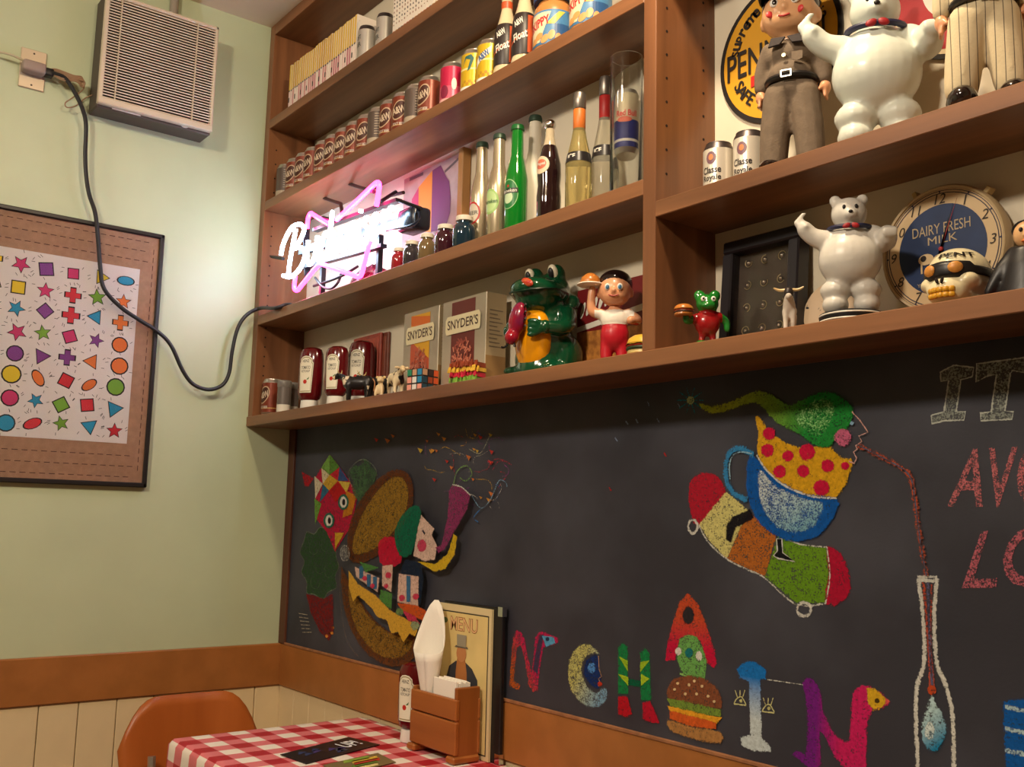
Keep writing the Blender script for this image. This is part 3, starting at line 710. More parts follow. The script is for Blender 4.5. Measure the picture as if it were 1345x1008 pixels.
def blob(kind, r, rn):
    if kind == 0: return circ(0, 0, r, r, 14)
    if kind == 1: return [(r*(1 if k % 2 == 0 else .45)*math.cos(k*math.pi/5+rn), r*(1 if k % 2 == 0 else .45)*math.sin(k*math.pi/5+rn)) for k in range(10)]
    if kind == 2: return circ(0, 0, r, r, 4, rn)
    if kind == 3: return circ(0, 0, r*1.05, r*1.05, 3, rn)
    if kind == 4: return [(r*a, r*b) for a, b in ((-.35, -1), (.35, -1), (.35, -.35), (1, -.35), (1, .35), (.35, .35), (.35, 1), (-.35, 1), (-.35, .35), (-1, .35), (-1, -.35), (-.35, -.35))]
    return circ(0, 0, r*1.1, r*.6, 14, 0, rn)
rn = random.Random(11); rows = 8; cols = 9; i = 0
for a in range(rows):
    for b in range(cols):
        y = sy0+.045+(sy1-sy0-.09)*b/(cols-1)+rn.uniform(-.006, .006); z = sz0+.042+(sz1-sz0-.084)*a/(rows-1)+rn.uniform(-.006, .006)
        kind = rn.randrange(6); r = rn.uniform(.023, .029); ro = rn.uniform(0, 6.28); c = rn.choice(pc)
        m = MB()
        P = blob(kind, r, ro); Q = blob(kind, r*.84, ro)
        m.poly([(.0134, y+p[0], z+p[1]) for p in P], M_ink); m.poly([(.0137, y+p[0], z+p[1]) for p in Q], c)
        for k in range(5):
            t = rn.uniform(0, 6.28); R = r*1.25
            m.ribbon([(.0134, y+R*math.cos(t), z+R*math.sin(t)), (.0134, y+R*1.25*math.cos(t+.1), z+R*1.25*math.sin(t+.1))], .0014, (1, 0, 0), M_ink)
        m.build('printed_shape', po, smooth=False)
gl = MB().box(.0155, .0165, -pw+.012, pw-.012, .012, phh-.012, mat('clear_glazing', (255, 255, 255), .03, trans=1, ior=1.2)).build('glazing', po, smooth=False)

# ------------------------------------------------------------------ neon sign
M_nw = mat('neon_white', (198, 228, 255), .3, emit=24)
M_np = mat('neon_pink', (255, 40, 124), .3, emit=15)
ns = thing('neon_sign', 'glowing white script neon sign inside a pink bow tie outline', 'neon sign', (0, 0, S3))
def NP(u, v, y): p = ony(u, v, y); return Vector((p.x, p.y, p.z-S3))
YN = -.150; YW = -.168
t = MB()
for seg in ([(403.6, 300), (404.5, 288), (408, 280.5), (413, 283), (432, 295)], [(442, 289), (470, 263), (491, 243), (497, 240), (498, 247), (494.6, 271)], [(485.7, 317), (479, 345), (475, 360), (471, 363.5), (462, 361), (430, 349.5), (422, 347.5), (415, 352), (397, 374), (390.5, 381.5), (386.5, 378), (388, 363)]):
    t.tube(smoothpts([NP(u, v, YN) for u, v in seg], 4), .0068, M_np, 8)
t.build('bow_tie_tube', ns)
BL, BR, TR, TL = (369, 371), (522, 303), (528, 246), (372, 296)
def LP(a, b):
    u = (BL[0]*(1-a)+BR[0]*a)*(1-b)+(TL[0]*(1-a)+TR[0]*a)*b; v = (BL[1]*(1-a)+BR[1]*a)*(1-b)+(TL[1]*(1-a)+TR[1]*a)*b
    return NP(u, v, YW)
letters = [
 [(.06, .02), (.07, .3), (.09, .6), (.11, .86)],
 [(-.01, .48), (.01, .68), (.07, .9), (.14, .92), (.18, .80), (.15, .62), (.10, .52), (.16, .48), (.20, .34), (.17, .12), (.09, .02), (.02, .10)],
 [(.22, .56), (.22, .22), (.245, .10), (.28, .18), (.295, .36), (.30, .58), (.295, .2), (.32, .1)],
 [(.40, .50), (.37, .58), (.34, .42), (.34, .2), (.365, .1), (.395, .22), (.405, .5), (.415, .95), (.408, .5), (.41, .18), (.43, .1)],
 [(.44, .56), (.445, .2), (.47, .1), (.49, .3), (.495, .54), (.50, .2), (.525, .1), (.55, .3), (.555, .58)],
 [(.57, .32), (.60, .38), (.62, .50), (.60, .58), (.575, .44), (.575, .2), (.60, .1), (.635, .2)],
 [(.655, .58), (.655, .22), (.67, .1), (.69, .16)], [(.66, .74), (.662, .80)],
 [(.735, .54), (.71, .58), (.70, .46), (.735, .32), (.73, .14), (.70, .1), (.69, .18)],
 [(.765, .32), (.795, .38), (.815, .50), (.795, .58), (.77, .44), (.77, .2), (.795, .1), (.835, .22)],
 [(.87, .1), (.87, .4), (.865, .58), (.885, .46), (.92, .60), (.95, .56)],
]
for L in letters:
    MB().tube(smoothpts([LP(a, b) for a, b in L], 5), .0066, M_nw, 8).build('script_tube', ns)
M_rod = mat('black_neon_frame', (22, 20, 26), .35)
M_rod2 = mat('blue_black_tube', (28, 34, 50), .25)
rods = [[(447, 238, -.06), (478, 248, -.11), (491, 252, -.15)], [(418, 258, -.06), (448, 268, -.12), (449, 279, -.15)], [(513, 257, -.05), (530, 253, -.05)], [(500, 265, -.12), (520, 252, -.06)], [(525, 264, -.16), (553, 274, -.12)], [(424, 286, -.14), (440, 290, -.14)], [(357, 337.5, -.15), (372, 340, -.15)]]
for R in rods: MB().tube([NP(u, v, y) for u, v, y in R], .0055, M_rod, 8).build('support_rod', ns)
def bar(P, Q, w, y0, y1, m=M_rod):
    a, b = NP(*P, y0), NP(*Q, y0); mb = MB(); mb.slab([a+Vector((0, 0, -w)), b+Vector((0, 0, -w)), b+Vector((0, 0, w)), a+Vector((0, 0, w))], (0, y1-y0, 0), m); return mb
bar((392, 330), (545, 285), .012, -.135, -.120).build('frame_rail', ns, smooth=False)
bar((410, 302), (520, 262), .005, -.135, -.115).build('frame_rail', ns, smooth=False)
bar((392, 352), (500, 322), .005, -.135, -.115).build('frame_rail', ns, smooth=False)
bar((398, 300), (400, 360), .010, -.135, -.115).build('frame_rail', ns, smooth=False)
c = NP(532, 287, -.14); MB().rbox(c.x-.045, c.x+.040, -.14, -.08, c.z-.032, c.z+.032, .012, M_rod2, seg=2).build('transformer_box', ns, ang=60)
MB().tube(smoothpts([NP(u, v, y) for u, v, y in [(540, 272, -.12), (550, 280, -.13), (549, 290, -.14), (538, 297, -.15), (520, 300, -.15), (505, 302, -.14)]], 5), .004, M_rod2, 6).build('lead_wire', ns)
MB().tube(smoothpts([NP(u, v, y) for u, v, y in [(414, 365, -.11), (424, 377, -.12), (435, 379, -.12), (444, 371, -.11), (448, 360, -.10)]], 5), .004, M_rod, 6).build('lead_wire', ns)
MB().tube(smoothpts([NP(u, v, y) for u, v, y in [(412, 376, -.11), (430, 370, -.12), (450, 362, -.11), (470, 350, -.1)]], 5), .004, M_rod, 6).build('lead_wire', ns)
for u in (425, 500):
    x = xat(u, -.10, S3); MB().box(x-.006, x+.006, -.115, -.10, 0, .14, M_rod).build('stand_foot', ns, smooth=False)
tag(MB().tube(smoothpts([ony(u, v, -.165) for u, v in [(415, 351+27), (424, 383), (432, 382)]], 4), .003, mat('pale_wire_plastic', (226, 206, 206), .25), 6).build('pale_wire', ns), 'small pale wire below the neon tubes')  # a wire under the sign that only reflects the tubes

# crumpled glossy red bag behind the sign
cr = MB(); x0 = xat(478, -.055, S3)
cr.ell((0, 0, .04), (.11, .028, .055), mat('crumpled_red_foil', (120, 16, 46), .22, rgb2=(40, 14, 34), ns=22), nu=22, nv=14)
o = cr.build('crumpled_bag', None, (x0, -.042, S3-.004))
for q in o.data.vertices:
    q.co += Vector((rn.uniform(-1, 1), rn.uniform(-1, 1)*.5, rn.uniform(-1, 1)))*.009
    q.co.z = max(q.co.z, .004); q.co.y = min(max(q.co.y, -.034), .034)
for p in o.data.polygons: p.use_smooth = False
tag(o, 'crumpled dark red glossy bag behind the neon sign', 'bag')

# ------------------------------------------------------------------ table and what stands on it
def gingham():
    m = bpy.data.materials.new('red_white_gingham'); m.use_nodes = True; nt = m.node_tree; b = nt.nodes['Principled BSDF']
    b.inputs['Roughness'].default_value = .55
    tc = nt.nodes.new('ShaderNodeTexCoord'); sp_ = nt.nodes.new('ShaderNodeSeparateXYZ'); nt.links.new(tc.outputs['UV'], sp_.inputs[0])
    fs = []
    for k in (0, 1):
        mu = nt.nodes.new('ShaderNodeMath'); mu.operation = 'MULTIPLY'; nt.links.new(sp_.outputs[k], mu.inputs[0]); mu.inputs[1].default_value = 1/.095
        fr_ = nt.nodes.new('ShaderNodeMath'); fr_.operation = 'FRACT'; nt.links.new(mu.outputs[0], fr_.inputs[0])
        gt = nt.nodes.new('ShaderNodeMath'); gt.operation = 'GREATER_THAN'; nt.links.new(fr_.outputs[0], gt.inputs[0]); gt.inputs[1].default_value = .5; fs.append(gt)
    ad = nt.nodes.new('ShaderNodeMath'); ad.operation = 'ADD'; nt.links.new(fs[0].outputs[0], ad.inputs[0]); nt.links.new(fs[1].outputs[0], ad.inputs[1])
    hf = nt.nodes.new('ShaderNodeMath'); hf.operation = 'MULTIPLY'; nt.links.new(ad.outputs[0], hf.inputs[0]); hf.inputs[1].default_value = .5
    r = nt.nodes.new('ShaderNodeValToRGB'); nt.links.new(hf.outputs[0], r.inputs[0]); r.color_ramp.interpolation = 'CONSTANT'
    e = r.color_ramp.elements; e[0].position = 0; e[0].color = lin((236, 226, 214)); e[1].position = .4; e[1].color = lin((214, 112, 118)); q = e.new(.8); q.color = lin((172, 22, 40))
    nt.links.new(r.outputs[0], b.inputs['Base Color']); return m
tx0, tx1, ty0, ty1 = .572, 1.42, -.558, -.020
tb = thing('dining_table', 'small wooden dining table under a checked cloth against the wall', 'table', (tx0, ty0, 0))
tw, td = tx1-tx0, ty1-ty0
M_tw = wood('table_wood', (116, 72, 42), (140, 90, 54), 0, .5)
MB().box(.01, tw-.01, .01, td-.002, TZ-.030, TZ-.004, M_tw).build('tabletop', tb, smooth=False)
MB().lathe([(0, 0), (.24, 0), (.24, .02), (.06, .04), (0, .04)], M_black, 32, c=(tw/2, td/2, 0)).build('base_plate', tb)
MB().lathe([(.038, .03), (.038, TZ-.03)], M_black, 20, c=(tw/2, td/2, 0)).build('pedestal', tb)
# cloth: a grid over the top, hanging over three sides
def cloth():
    bm = bmesh.new(); uvl = bm.loops.layers.uv.new('UVMap'); step = .0185; drop = .16
    nx = int(round((tw+2*drop)/step)); ny = int(round((td+drop)/step)); g = {}
    for i in range(nx+1):
        for j in range(ny+1):
            a = -drop+(tw+2*drop)*i/nx; b = -drop+(td+drop)*j/ny
            x, y, z = a, b, 0.0
            ox = -a if a < 0 else (a-tw if a > tw else 0); oy = -b if b < 0 else 0
            x = min(max(a, 0), tw); y = min(max(b, 0), td)
            if ox: x += (-1 if a < 0 else 1)*(.004+.05*min(ox, .16)*(1+.5*math.sin(b*22)))
            if oy: y -= .004+.05*min(oy, .16)*(1+.5*math.sin(a*19))
            if ox and oy: z = -max(ox, oy)-.0*min(ox, oy); 
            else: z = -(ox+oy)
            g[i, j] = (bm.verts.new((x, y, z)), (a, b))
    for i in range(nx):
        for j in range(ny):
            q = [g[i, j], g[i+1, j], g[i+1, j+1], g[i, j+1]]
            f = bm.faces.new([k[0] for k in q]); f.smooth = True
            for lp, k in zip(f.loops, q): lp[uvl].uv = (k[1][0]+.001, k[1][1]+.049+.95)
    me = bpy.data.meshes.new('tablecloth'); bm.to_mesh(me); bm.free(); me.materials.append(gingham())
    o = bpy.data.objects.new('tablecloth', me); COL.objects.link(o); o.location = (tx0, ty0, TZ-.001)
    sd = o.modifiers.new('s', 'SOLIDIFY'); sd.thickness = .0025; sd.offset = -1
    return o
tag(cloth(), 'red and white checked tablecloth draped over the table', 'tablecloth')

# flyers
def sheet(name, quad, z, m, extra, label, cat, group=None):
    t_ = thing(name, label, cat, (0, 0, z), group=group)
    P = [onz(u, v, z) for u, v in quad]; P = [Vector((p.x, p.y, 0)) for p in P]
    MB().slab(P, (0, 0, .0012), m).build('sheet', t_, smooth=False)
    def fn(x, y, k=1): q = P[0].lerp(P[1], x).lerp(P[3].lerp(P[2], x), y); return (q.x, q.y, .0013+.0003*k)
    extra(t_, fn); return t_
def ex1(t_, fn):
    vs, fs = text2d('UP!', 1, 1, None, .02)
    MB().add([fn(.66+.24*(x+.5), .30+.45*(y+.5), 2) for x, y in vs], fs, mat('print_white', (226, 226, 230), .6)).build('lettering', t_, smooth=False)
    m = MB()
    for k in range(9):
        a, b = rn.uniform(.12, .6), rn.uniform(.2, .75); m.poly([fn(a-.05, b-.1), fn(a+.09, b-.04), fn(a+.03, b+.12)], rn.choice([mat('print_violet', (66, 52, 110), .5), mat('print_blue_dark', (40, 50, 90), .5), mat('print_gray_dark', (74, 72, 84), .5)]))
    m.build('printed_pattern', t_, smooth=False)
CZ = TZ+.0008
sheet('flyer', [(368, 992), (402, 1004), (499, 979), (458, 969)], CZ, mat('flyer_black', (24, 22, 28), .3), lambda t_, f: ex1(t_, lambda x, y, k=1: f(1-y, x, k)), 'glossy black flyer lying on the checked tablecloth', 'flyer')
def ex2(t_, fn):
    for k, c in enumerate([(130, 160, 60), (206, 170, 60), (190, 60, 40), (100, 130, 50), (220, 200, 130)]):
        a, b = .15+.16*k, rn.uniform(.3, .7); MB().poly([fn(a-.12, b-.2), fn(a+.1, b-.25), fn(a+.14, b+.2), fn(a-.08, b+.25)], mat('print_food_%d' % k, c, .5)).build('printed_patch', t_, smooth=False)
sheet('flyer', [(424, 1006), (446, 1020), (520, 1002), (496, 990)], CZ, mat('flyer_olive', (120, 106, 70), .35), ex2, 'colourful food flyer lying near the table edge', 'flyer')

# ketchup bottle (table and shelf share it)
M_ket = mat('ketchup_red', (92, 8, 16), .16, coat=.3)
M_lab = mat('label_cream', (232, 226, 206), .5)
M_labk = mat('label_ink', (60, 58, 50), .6)
M_labg = mat('label_gold', (150, 140, 96), .5)
def ketchup(label, loc, rotz, h=.192, group=None):
    k = h/.192
    t_ = thing('ketchup_bottle', label, 'bottle', loc, rotz, group)
    SQ = (1, .66)
    MB().lathe([(0, 0), (.0285*k, 0), (.029*k, .002*k), (.027*k, .030*k), (0, .030*k)], M_white, 24, sq=(1, .85)).build('cap', t_)
    MB().lathe([(.024*k, .030*k), (.034*k, .036*k), (.0395*k, .050*k), (.041*k, .08*k), (.041*k, .150*k), (.039*k, .172*k), (.033*k, .186*k), (.020*k, .192*k), (0, .191*k)], M_ket, 28, sq=SQ).build('body', t_)
    def kst(s, z0): return [(s*a*k, z0+b*k) for a, b in ((-.021, .052), (.021, .052), (.024, .10), (.026, .142), (.022, .146), (.021, .155), (.012, .162), (0, .164), (-.012, .162), (-.021, .155), (-.022, .146), (-.026, .142), (-.024, .10))]
    def put(mb, vf, off, m_): mb.wrap(vf, .0412*k+off, m_, 0, 0, sq=(1, .66+.02))
    L = MB(); put(L, shape2d(kst(1, 0), .005), .0004, M_lab); lb = L.build('label', t_, smooth=False)
    B = MB(); inner = [(x*.86, .107*k+(z-.107*k)*.90) for x, z in kst(1, 0)]; mid = [(x*.92, .107*k+(z-.107*k)*.945) for x, z in kst(1, 0)]
    put(B, shape2d(mid, .005), .0006, M_labg); put(B, shape2d(inner, .005), .0008, M_lab)
    put(B, shift(text2d('HEINZ', .024*k, .0085*k, .004, .01), 0, .148*k), .0011, M_labk)
    put(B, shift(text2d('TOMATO', .032*k, .010*k, .004, .005), 0, .128*k), .0011, M_labk); put(B, shift(text2d('KETCHUP', .030*k, .007*k, .004, .005), 0, .117*k), .0011, M_labk)
    put(B, shape2d(circ(0, .085*k, .0065*k, None, 12), .004), .0011, mat('tomato_red', (186, 40, 26), .5)); put(B, shape2d([(.004*k, .091*k), (.014*k, .10*k), (.012*k, .092*k)], .004), .0011, mat('leaf_green', (70, 110, 50), .5))
    B.build('lettering', lb, smooth=False)
    return t_
kx = onz(531, 972, TZ); ketchup('red ketchup bottle standing on the checked tablecloth beside the wooden caddy', (.914, -.074, CZ), math.radians(16), .192)

# wooden caddy
M_cad = wood('caddy_wood', (140, 78, 30), (166, 98, 44), 0, .38)
M_cadz = wood('caddy_wood_side', (136, 76, 30), (160, 94, 42), 2, .38)
cx0, cx1, cy0, cy1 = .982, 1.176, -.118, -.050
ca = thing('napkin_caddy', 'varnished wooden slat caddy holding napkins on the table', 'caddy', (cx0, cy0, CZ))
cw, cdp = cx1-cx0, cy1-cy0
for a, b in ((.018, .092), (.095, .142)): MB().rbox(0, cw-.0, -.004, .008, a, b, .0025, M_cad).build('front_slat', ca, smooth=False)
for a, b in ((.018, .092), (.095, .142)): MB().rbox(0, cw, cdp-.008, cdp, a, b, .0025, M_cad).build('back_slat', ca, smooth=False)
for x in (.002, cw-.014): MB().rbox(x, x+.012, .0, cdp-.002, .006, .168 if x > .1 else .150, .002, M_cadz).build('side_panel', ca, smooth=False)
MB().box(.01, cw-.01, .006, cdp-.006, .014, .024, M_cad).build('bottom_panel', ca, smooth=False)
for x in (.0, cw-.026): MB().rbox(x-.004, x+.030, -.010, cdp-.002, 0, .016, .004, M_cad).build('foot', ca, smooth=False)
# napkins: each folded napkin a thing of its own
M_nap = mat('napkin_white', (238, 232, 222), .9, bump=.2, bs=300)
for k in range(9):
    z = .024+.10; 
    o = MB().rbox(-.0475, .0475, -.0021, .0021, 0, .155-.002*(k % 3), .0012, M_nap).build('napkin', None, (cx1-.070, cy0+.0125+.0047*k, CZ+.0242), rotz=rn.uniform(-.01, .01), smooth=False)
    tag(o, 'folded white paper napkin standing in the row inside the wooden caddy', 'napkin', 'folded napkins in the caddy')
cone = MB(); ncx, ncy = cx0+.034, cy0+.030; vs = []; fs = []; A, B_ = 26, 10
for i in range(A+1):
    a = i/A*2*math.pi*1.15-1.0
    for j in range(B_+1):
        s_ = j/B_; r = .013+.034*s_**1.4-.004*i/A; cc_ = max(0, math.cos((a-2.2)*.5))**6; zt = .03+(.205+.125*cc_)*s_
        vs.append((ncx+.012*s_+r*math.cos(a)-.012*s_**1.5+.016*cc_*s_**3, ncy+r*math.sin(a)*.75-.010*s_, zt))
for i in range(A):
    for j in range(B_): p = i*(B_+1)+j; fs.append([p, p+1, p+B_+2, p+B_+1])
cone.add(vs, fs, M_nap); o = cone.build('rolled_napkin', None, (0, 0, CZ-.004)); sd = o.modifiers.new('s', 'SOLIDIFY'); sd.thickness = .0012
tag(o, 'white paper napkin rolled into a cone and stuck upright in the caddy', 'napkin')

# menus behind the caddy
mx0, mx1 = .972, 1.196
mn = thing('menu_board', 'cream printed menu board with a bearded man standing behind the caddy', 'menu', (mx0, -.041, CZ))
mw, mh = mx1-mx0, .345
MB().box(0, mw, 0, .006, 0, mh, mat('menu_edge_cream', (214, 196, 150), .6)).build('panel', mn, smooth=False)
def mp(z): return lambda x, y, k=1: (x, -.0004*z, y)
M_mc = mat('menu_cream', (220, 196, 130), .6, noise=.06, ns=12); M_mk = mat('menu_rule', (58, 50, 42), .7)
def rectm(mb, a, b, c_, d_, m_, lvl): mb.poly([(a, -.0004*lvl, c_), (b, -.0004*lvl, c_), (b, -.0004*lvl, d_), (a, -.0004*lvl, d_)], m_)
pr = MB(); rectm(pr, .010, mw-.010, .010, mh-.016, M_mk, 1); rectm(pr, .013, mw-.013, .013, mh-.019, M_mc, 2)
pr.flat(shift(text2d('MENU', .115, .034, None, .03), .113, .300), mp(3), mat('menu_outline', (150, 84, 40), .6)); pr.flat(shift(text2d('MENU', .112, .031, None, .0), .113, .300), mp(4), mat('menu_pink', (226, 180, 130), .6))
pr.poly([(p[0], -.0012, p[1]) for p in circ(.032, .305, .011, .007, 14)], mat('menu_green', (88, 110, 56), .6))
fig = MB()
def pm_(P, c_, l): fig.poly([(.107+(a-.107)*1.05, -.0004*l, .118+(b-.06)*.78) for a, b in P], c_)
pm_([(.050, .06), (.175, .06), (.172, .135), (.150, .165), (.125, .180), (.085, .180), (.058, .16), (.046, .12)], mat('menu_navy', (52, 54, 62), .6), 3)
pm_([(.085, .06), (.135, .06), (.130, .15), (.120, .20), (.092, .20), (.086, .15)], mat('menu_beard', (176, 112, 60), .6), 4)
pm_(circ(.107, .205, .020, .026, 16), mat('menu_skin', (190, 128, 80), .6), 5); pm_([(.080, .222), (.135, .222), (.130, .228), (.085, .228)], mat('menu_hat', (96, 88, 76), .6), 6); pm_([(.090, .226), (.125, .226), (.127, .262), (.088, .262)], mat('menu_hat2', (150, 142, 122), .6), 7)
pm_([(.130, .07), (.180, .07), (.184, .115), (.140, .105)], mat('menu_olive', (98, 104, 62), .6), 6)
pf = pr.build('print', mn, smooth=False); fig.build('portrait', mn, smooth=False)
bd = thing('menu_binder', 'black menu binder with metal corners leaning behind the cream menu', 'binder', (mx0+.012, -.0340, CZ))
bw = mw+.020
MB().rbox(0, bw, 0, .011, 0, mh+.006, .002, M_black).build('cover', bd, smooth=False)
for z in (.0, mh-.014): MB().box(bw-.016, bw+.001, -.001, .012, z, z+.022, M_chrome).build('metal_corner', bd, smooth=False)

# chair at the table end
M_ply = wood('orange_plywood', (160, 82, 30), (182, 100, 42), 2, .35, .4)
chx = .31; cyc = -.40
ch = thing('dining_chair', 'orange plywood chair with a curved back between the table and the left wall', 'chair', (chx, cyc, 0))
vs = []; fs = []; NY, NZ = 20, 10
def top(y): return .808-.05*max(0, (abs(y)-.10)/.105)**2.6-.0
for i in range(NY+1):
    for j in range(NZ+1):
        y = -.20+.40*i/NY; s_ = j/NZ
        zt = .805-.13*max(0, (abs(y)-.085)/.115)**2.4; z = .50+(zt-.50)*s_
        vs.append((-.045*s_+.22*y*y*3.2, y*(1.0-.10*(1-s_)), z))
for i in range(NY):
    for j in range(NZ): p = i*(NZ+1)+j; fs.append([p, p+1, p+NZ+2, p+NZ+1])
o = MB().add(vs, fs, M_ply).build('backrest', ch); o.modifiers.new('s', 'SOLIDIFY').thickness = .012
o = MB().rbox(.0, .35, -.20, .20, .44, .458, .008, M_ply, seg=3).build('seat', ch, ang=60)
for x in (.03, .32):
    for y in (-.17, .17): MB().tube([(x, y, .44), (x+(.03 if x > .2 else -.03), y*1.08, 0)], .012, M_steel, 10).build('leg', ch)
for y in (-.12, .12): MB().tube(smoothpts([(.05, y, .437), (.012, y, .447), (.030, y, .52), (.020, y, .66)], 4), .011, M_steel, 8).build('back_support', ch)
# ------------------------------------------------------------------ goods on the shelves
M_alu = mat('can_aluminium', (206, 202, 194), .28, .9)
def inkm(name, c, rough=.4): return mat('ink_'+name, c, rough)
I_w, I_k, I_r = inkm('white', (230, 226, 214)), inkm('dark', (38, 32, 32)), inkm('red', (178, 38, 36))
def can_body(t_, r, h, side, bands=None):
    """bands: [(z fraction, material)] upward from the bottom for the printed side"""
    MB().lathe([(0, .004), (r*.72, .004), (r*.78, 0), (r*.86, .003), (r, .012)], M_alu, 24).build('base', t_)
    z0, z1 = .012, h-.014
    if not bands: bands = [(1, side)]
    prof = [(r, z0)]; ms = []
    for f, m_ in bands: prof.append((r, z0+(z1-z0)*f)); ms.append(m_)
    b = MB().lathe(prof, ms, 24).build('body', t_)
    MB().lathe([(r, h-.014), (r*.92, h-.007), (r*.82, h-.002), (r*.82, h), (r*.76, h), (r*.74, h-.004), (0, h-.004)], M_alu, 24).build('lid', t_)
    MB().box(-.006, .006, -.012, .010, h-.004, h-.0025, M_alu).build('pull_tab', t_, smooth=False)
    return b
C_R, C_H = .033, .122
# root-beer can with an oval badge
M_rb = mat('root_beer_brown', (124, 54, 34), .34, .25, noise=.12, ns=30); M_rbd = mat('root_beer_dark', (74, 40, 30), .4, .2)
def oval_badge(t_, body, r, word, z, m_bg, m_ring, m_txt, w=.040, h=.056, tilt=.5, rot=0):
    L = MB()
    L.wrap(shape2d(circ(0, 0, w/2, h/2, 22, 0, -tilt), .006), r+.0003, m_ring, rot, z)
    L.wrap(shape2d(circ(0, 0, w/2*.86, h/2*.88, 22, 0, -tilt), .006), r+.0006, m_bg, rot, z)
    L.wrap(shift(text2d(word, w*1.02, h*.34, .004, .03), 0, 0, .5*tilt), r+.0009, m_txt, rot, z)
    return L.build('badge', t_, smooth=False)
def root_can():
    t_ = thing('root_beer_can', 'x', 'can')
    b = can_body(t_, C_R, C_H, M_rb, [(.12, M_rb), (.15, inkm('gold', (190, 150, 80))), (1, M_rb)])
    oval_badge(t_, b, C_R, 'A&W', .068, M_rbd, inkm('badge_tan', (196, 164, 134)), inkm('badge_letters', (206, 184, 160)), .042, .062)
    L = MB(); L.wrap(shift(text2d('ROOT BEER', .036, .008, .005), 0, 0), C_R+.0004, I_w, 0, .028); L.build('lettering', t_, smooth=False)
    return t_
def info_can():
    t_ = thing('root_beer_can', 'x', 'can'); can_body(t_, C_R, C_H, M_rbd, [(.18, inkm('buff', (176, 160, 140))), (1, mat('gray_brown_print', (92, 78, 70), .4, .2))])
    L = MB()
    for k in range(9): L.wrap(shape2d(rect(-.016, .016-(k % 3)*.006, -.0012, .0012), .006), C_R+.0004, inkm('buff', (176, 160, 140)), .9, .040+.0075*k)
    L.build('fine_print', t_, smooth=False); return t_
YC = -.118
rootL = 'brown root beer can with a pale oval badge in the can row'
infoL = 'brown root beer can turned to its grey fine print side'
proto = {}
row = [(375.5, 'i'), (388, 'r'), (399, 'r'), (412, 'r'), (426, 'r'), (437, 'r'), (449, 'r'), (463.5, 'r'), (478, 'r'), (489, 'i'), (503, 'r'), (521, 'r'), (540, 'i'), (562, 'r')]
last = -1
for u, kk in row:
    x = max(xat(u, YC, S2+.05), last+.0672); last = x
    rz = rn.uniform(.15, .6); lbl, grp = (rootL, 'brown root beer cans with badge') if kk == 'r' else (infoL, 'brown root beer cans turned sideways')
    if kk not in proto:
        proto[kk] = root_can() if kk == 'r' else info_can(); o = proto[kk]; o.location = (x, YC, S2); o.rotation_euler = (0, 0, rz); tag(o, lbl, None, grp)
    else: dup(proto[kk], (x, YC, S2), rz, lbl, grp)
def next_x(u, y, z, r):
    global last
    x = max(xat(u, y, z), last+r); last = x+r; return x
last += .034
# pink, yellow cans
t_ = thing('soda_can', 'pink soda can between the root beer cans and yellow cans', 'can', (next_x(594, YC, S2+.05, .034), YC, S2), .5)
b = can_body(t_, C_R*.98, C_H, None, [(.10, inkm('pink_pale', (226, 170, 166))), (.45, mat('pink_can_low', (206, 84, 110), .35, .2)), (1, mat('pink_can', (190, 26, 72), .35, .2))])
L = MB(); L.wrap(shape2d(circ(-.008, .04, .013, .018, 18), .005), C_R*.98+.0004, mat('berry', (130, 24, 60), .4)); L.wrap(shape2d(circ(.02, .06, .007, .016, 16), .005), C_R*.98+.0004, I_w); L.build('printed_fruit', t_, smooth=False)
for u, lbl, dz in ((622, 'yellow soda can with a green swoosh next to the pink can', 0), (643, 'yellow soda can with blue lettering next to the dark glass bottles', 1)):
    t_ = thing('soda_can', lbl, 'can', (next_x(u, YC, S2+.05, .034), YC, S2), .4)
    Y1 = mat('yellow_can', (214, 176, 34), .33, .25)
    can_body(t_, C_R*.98, C_H, None, [(.1, I_w), (.55, Y1), (.6, inkm('cream', (228, 214, 150))), (1, Y1)])
    L = MB()
    if dz == 0: L.wrap(shape2d([(-.02, .075), (-.012, .10), (.004, .104), (.012, .094), (.002, .066), (-.006, .06), (.002, .09), (-.01, .094)], .005), C_R*.98+.0004, inkm('teal', (40, 96, 92)), .2)
    else: L.wrap(shape2d([(-.026, .05), (.02, .085), (.022, .102), (-.026, .068)], .005), C_R*.98+.0004, I_w); L.wrap(shift(text2d('A&W', .034, .018, .004, .03), 0, .078, .5), C_R*.98+.0008, inkm('blue', (40, 80, 140)), .0)
    L.build('printed_label', t_, smooth=False); L = MB()
    for k in range(6): L.wrap(shape2d(circ(-.016+.007*k, .028+.006*(k % 2), .004, None, 10), .004), C_R*.98+.0005, inkm('gold2', (190, 140, 30)), .1)
    L.build('printed_fruit', t_, smooth=False)
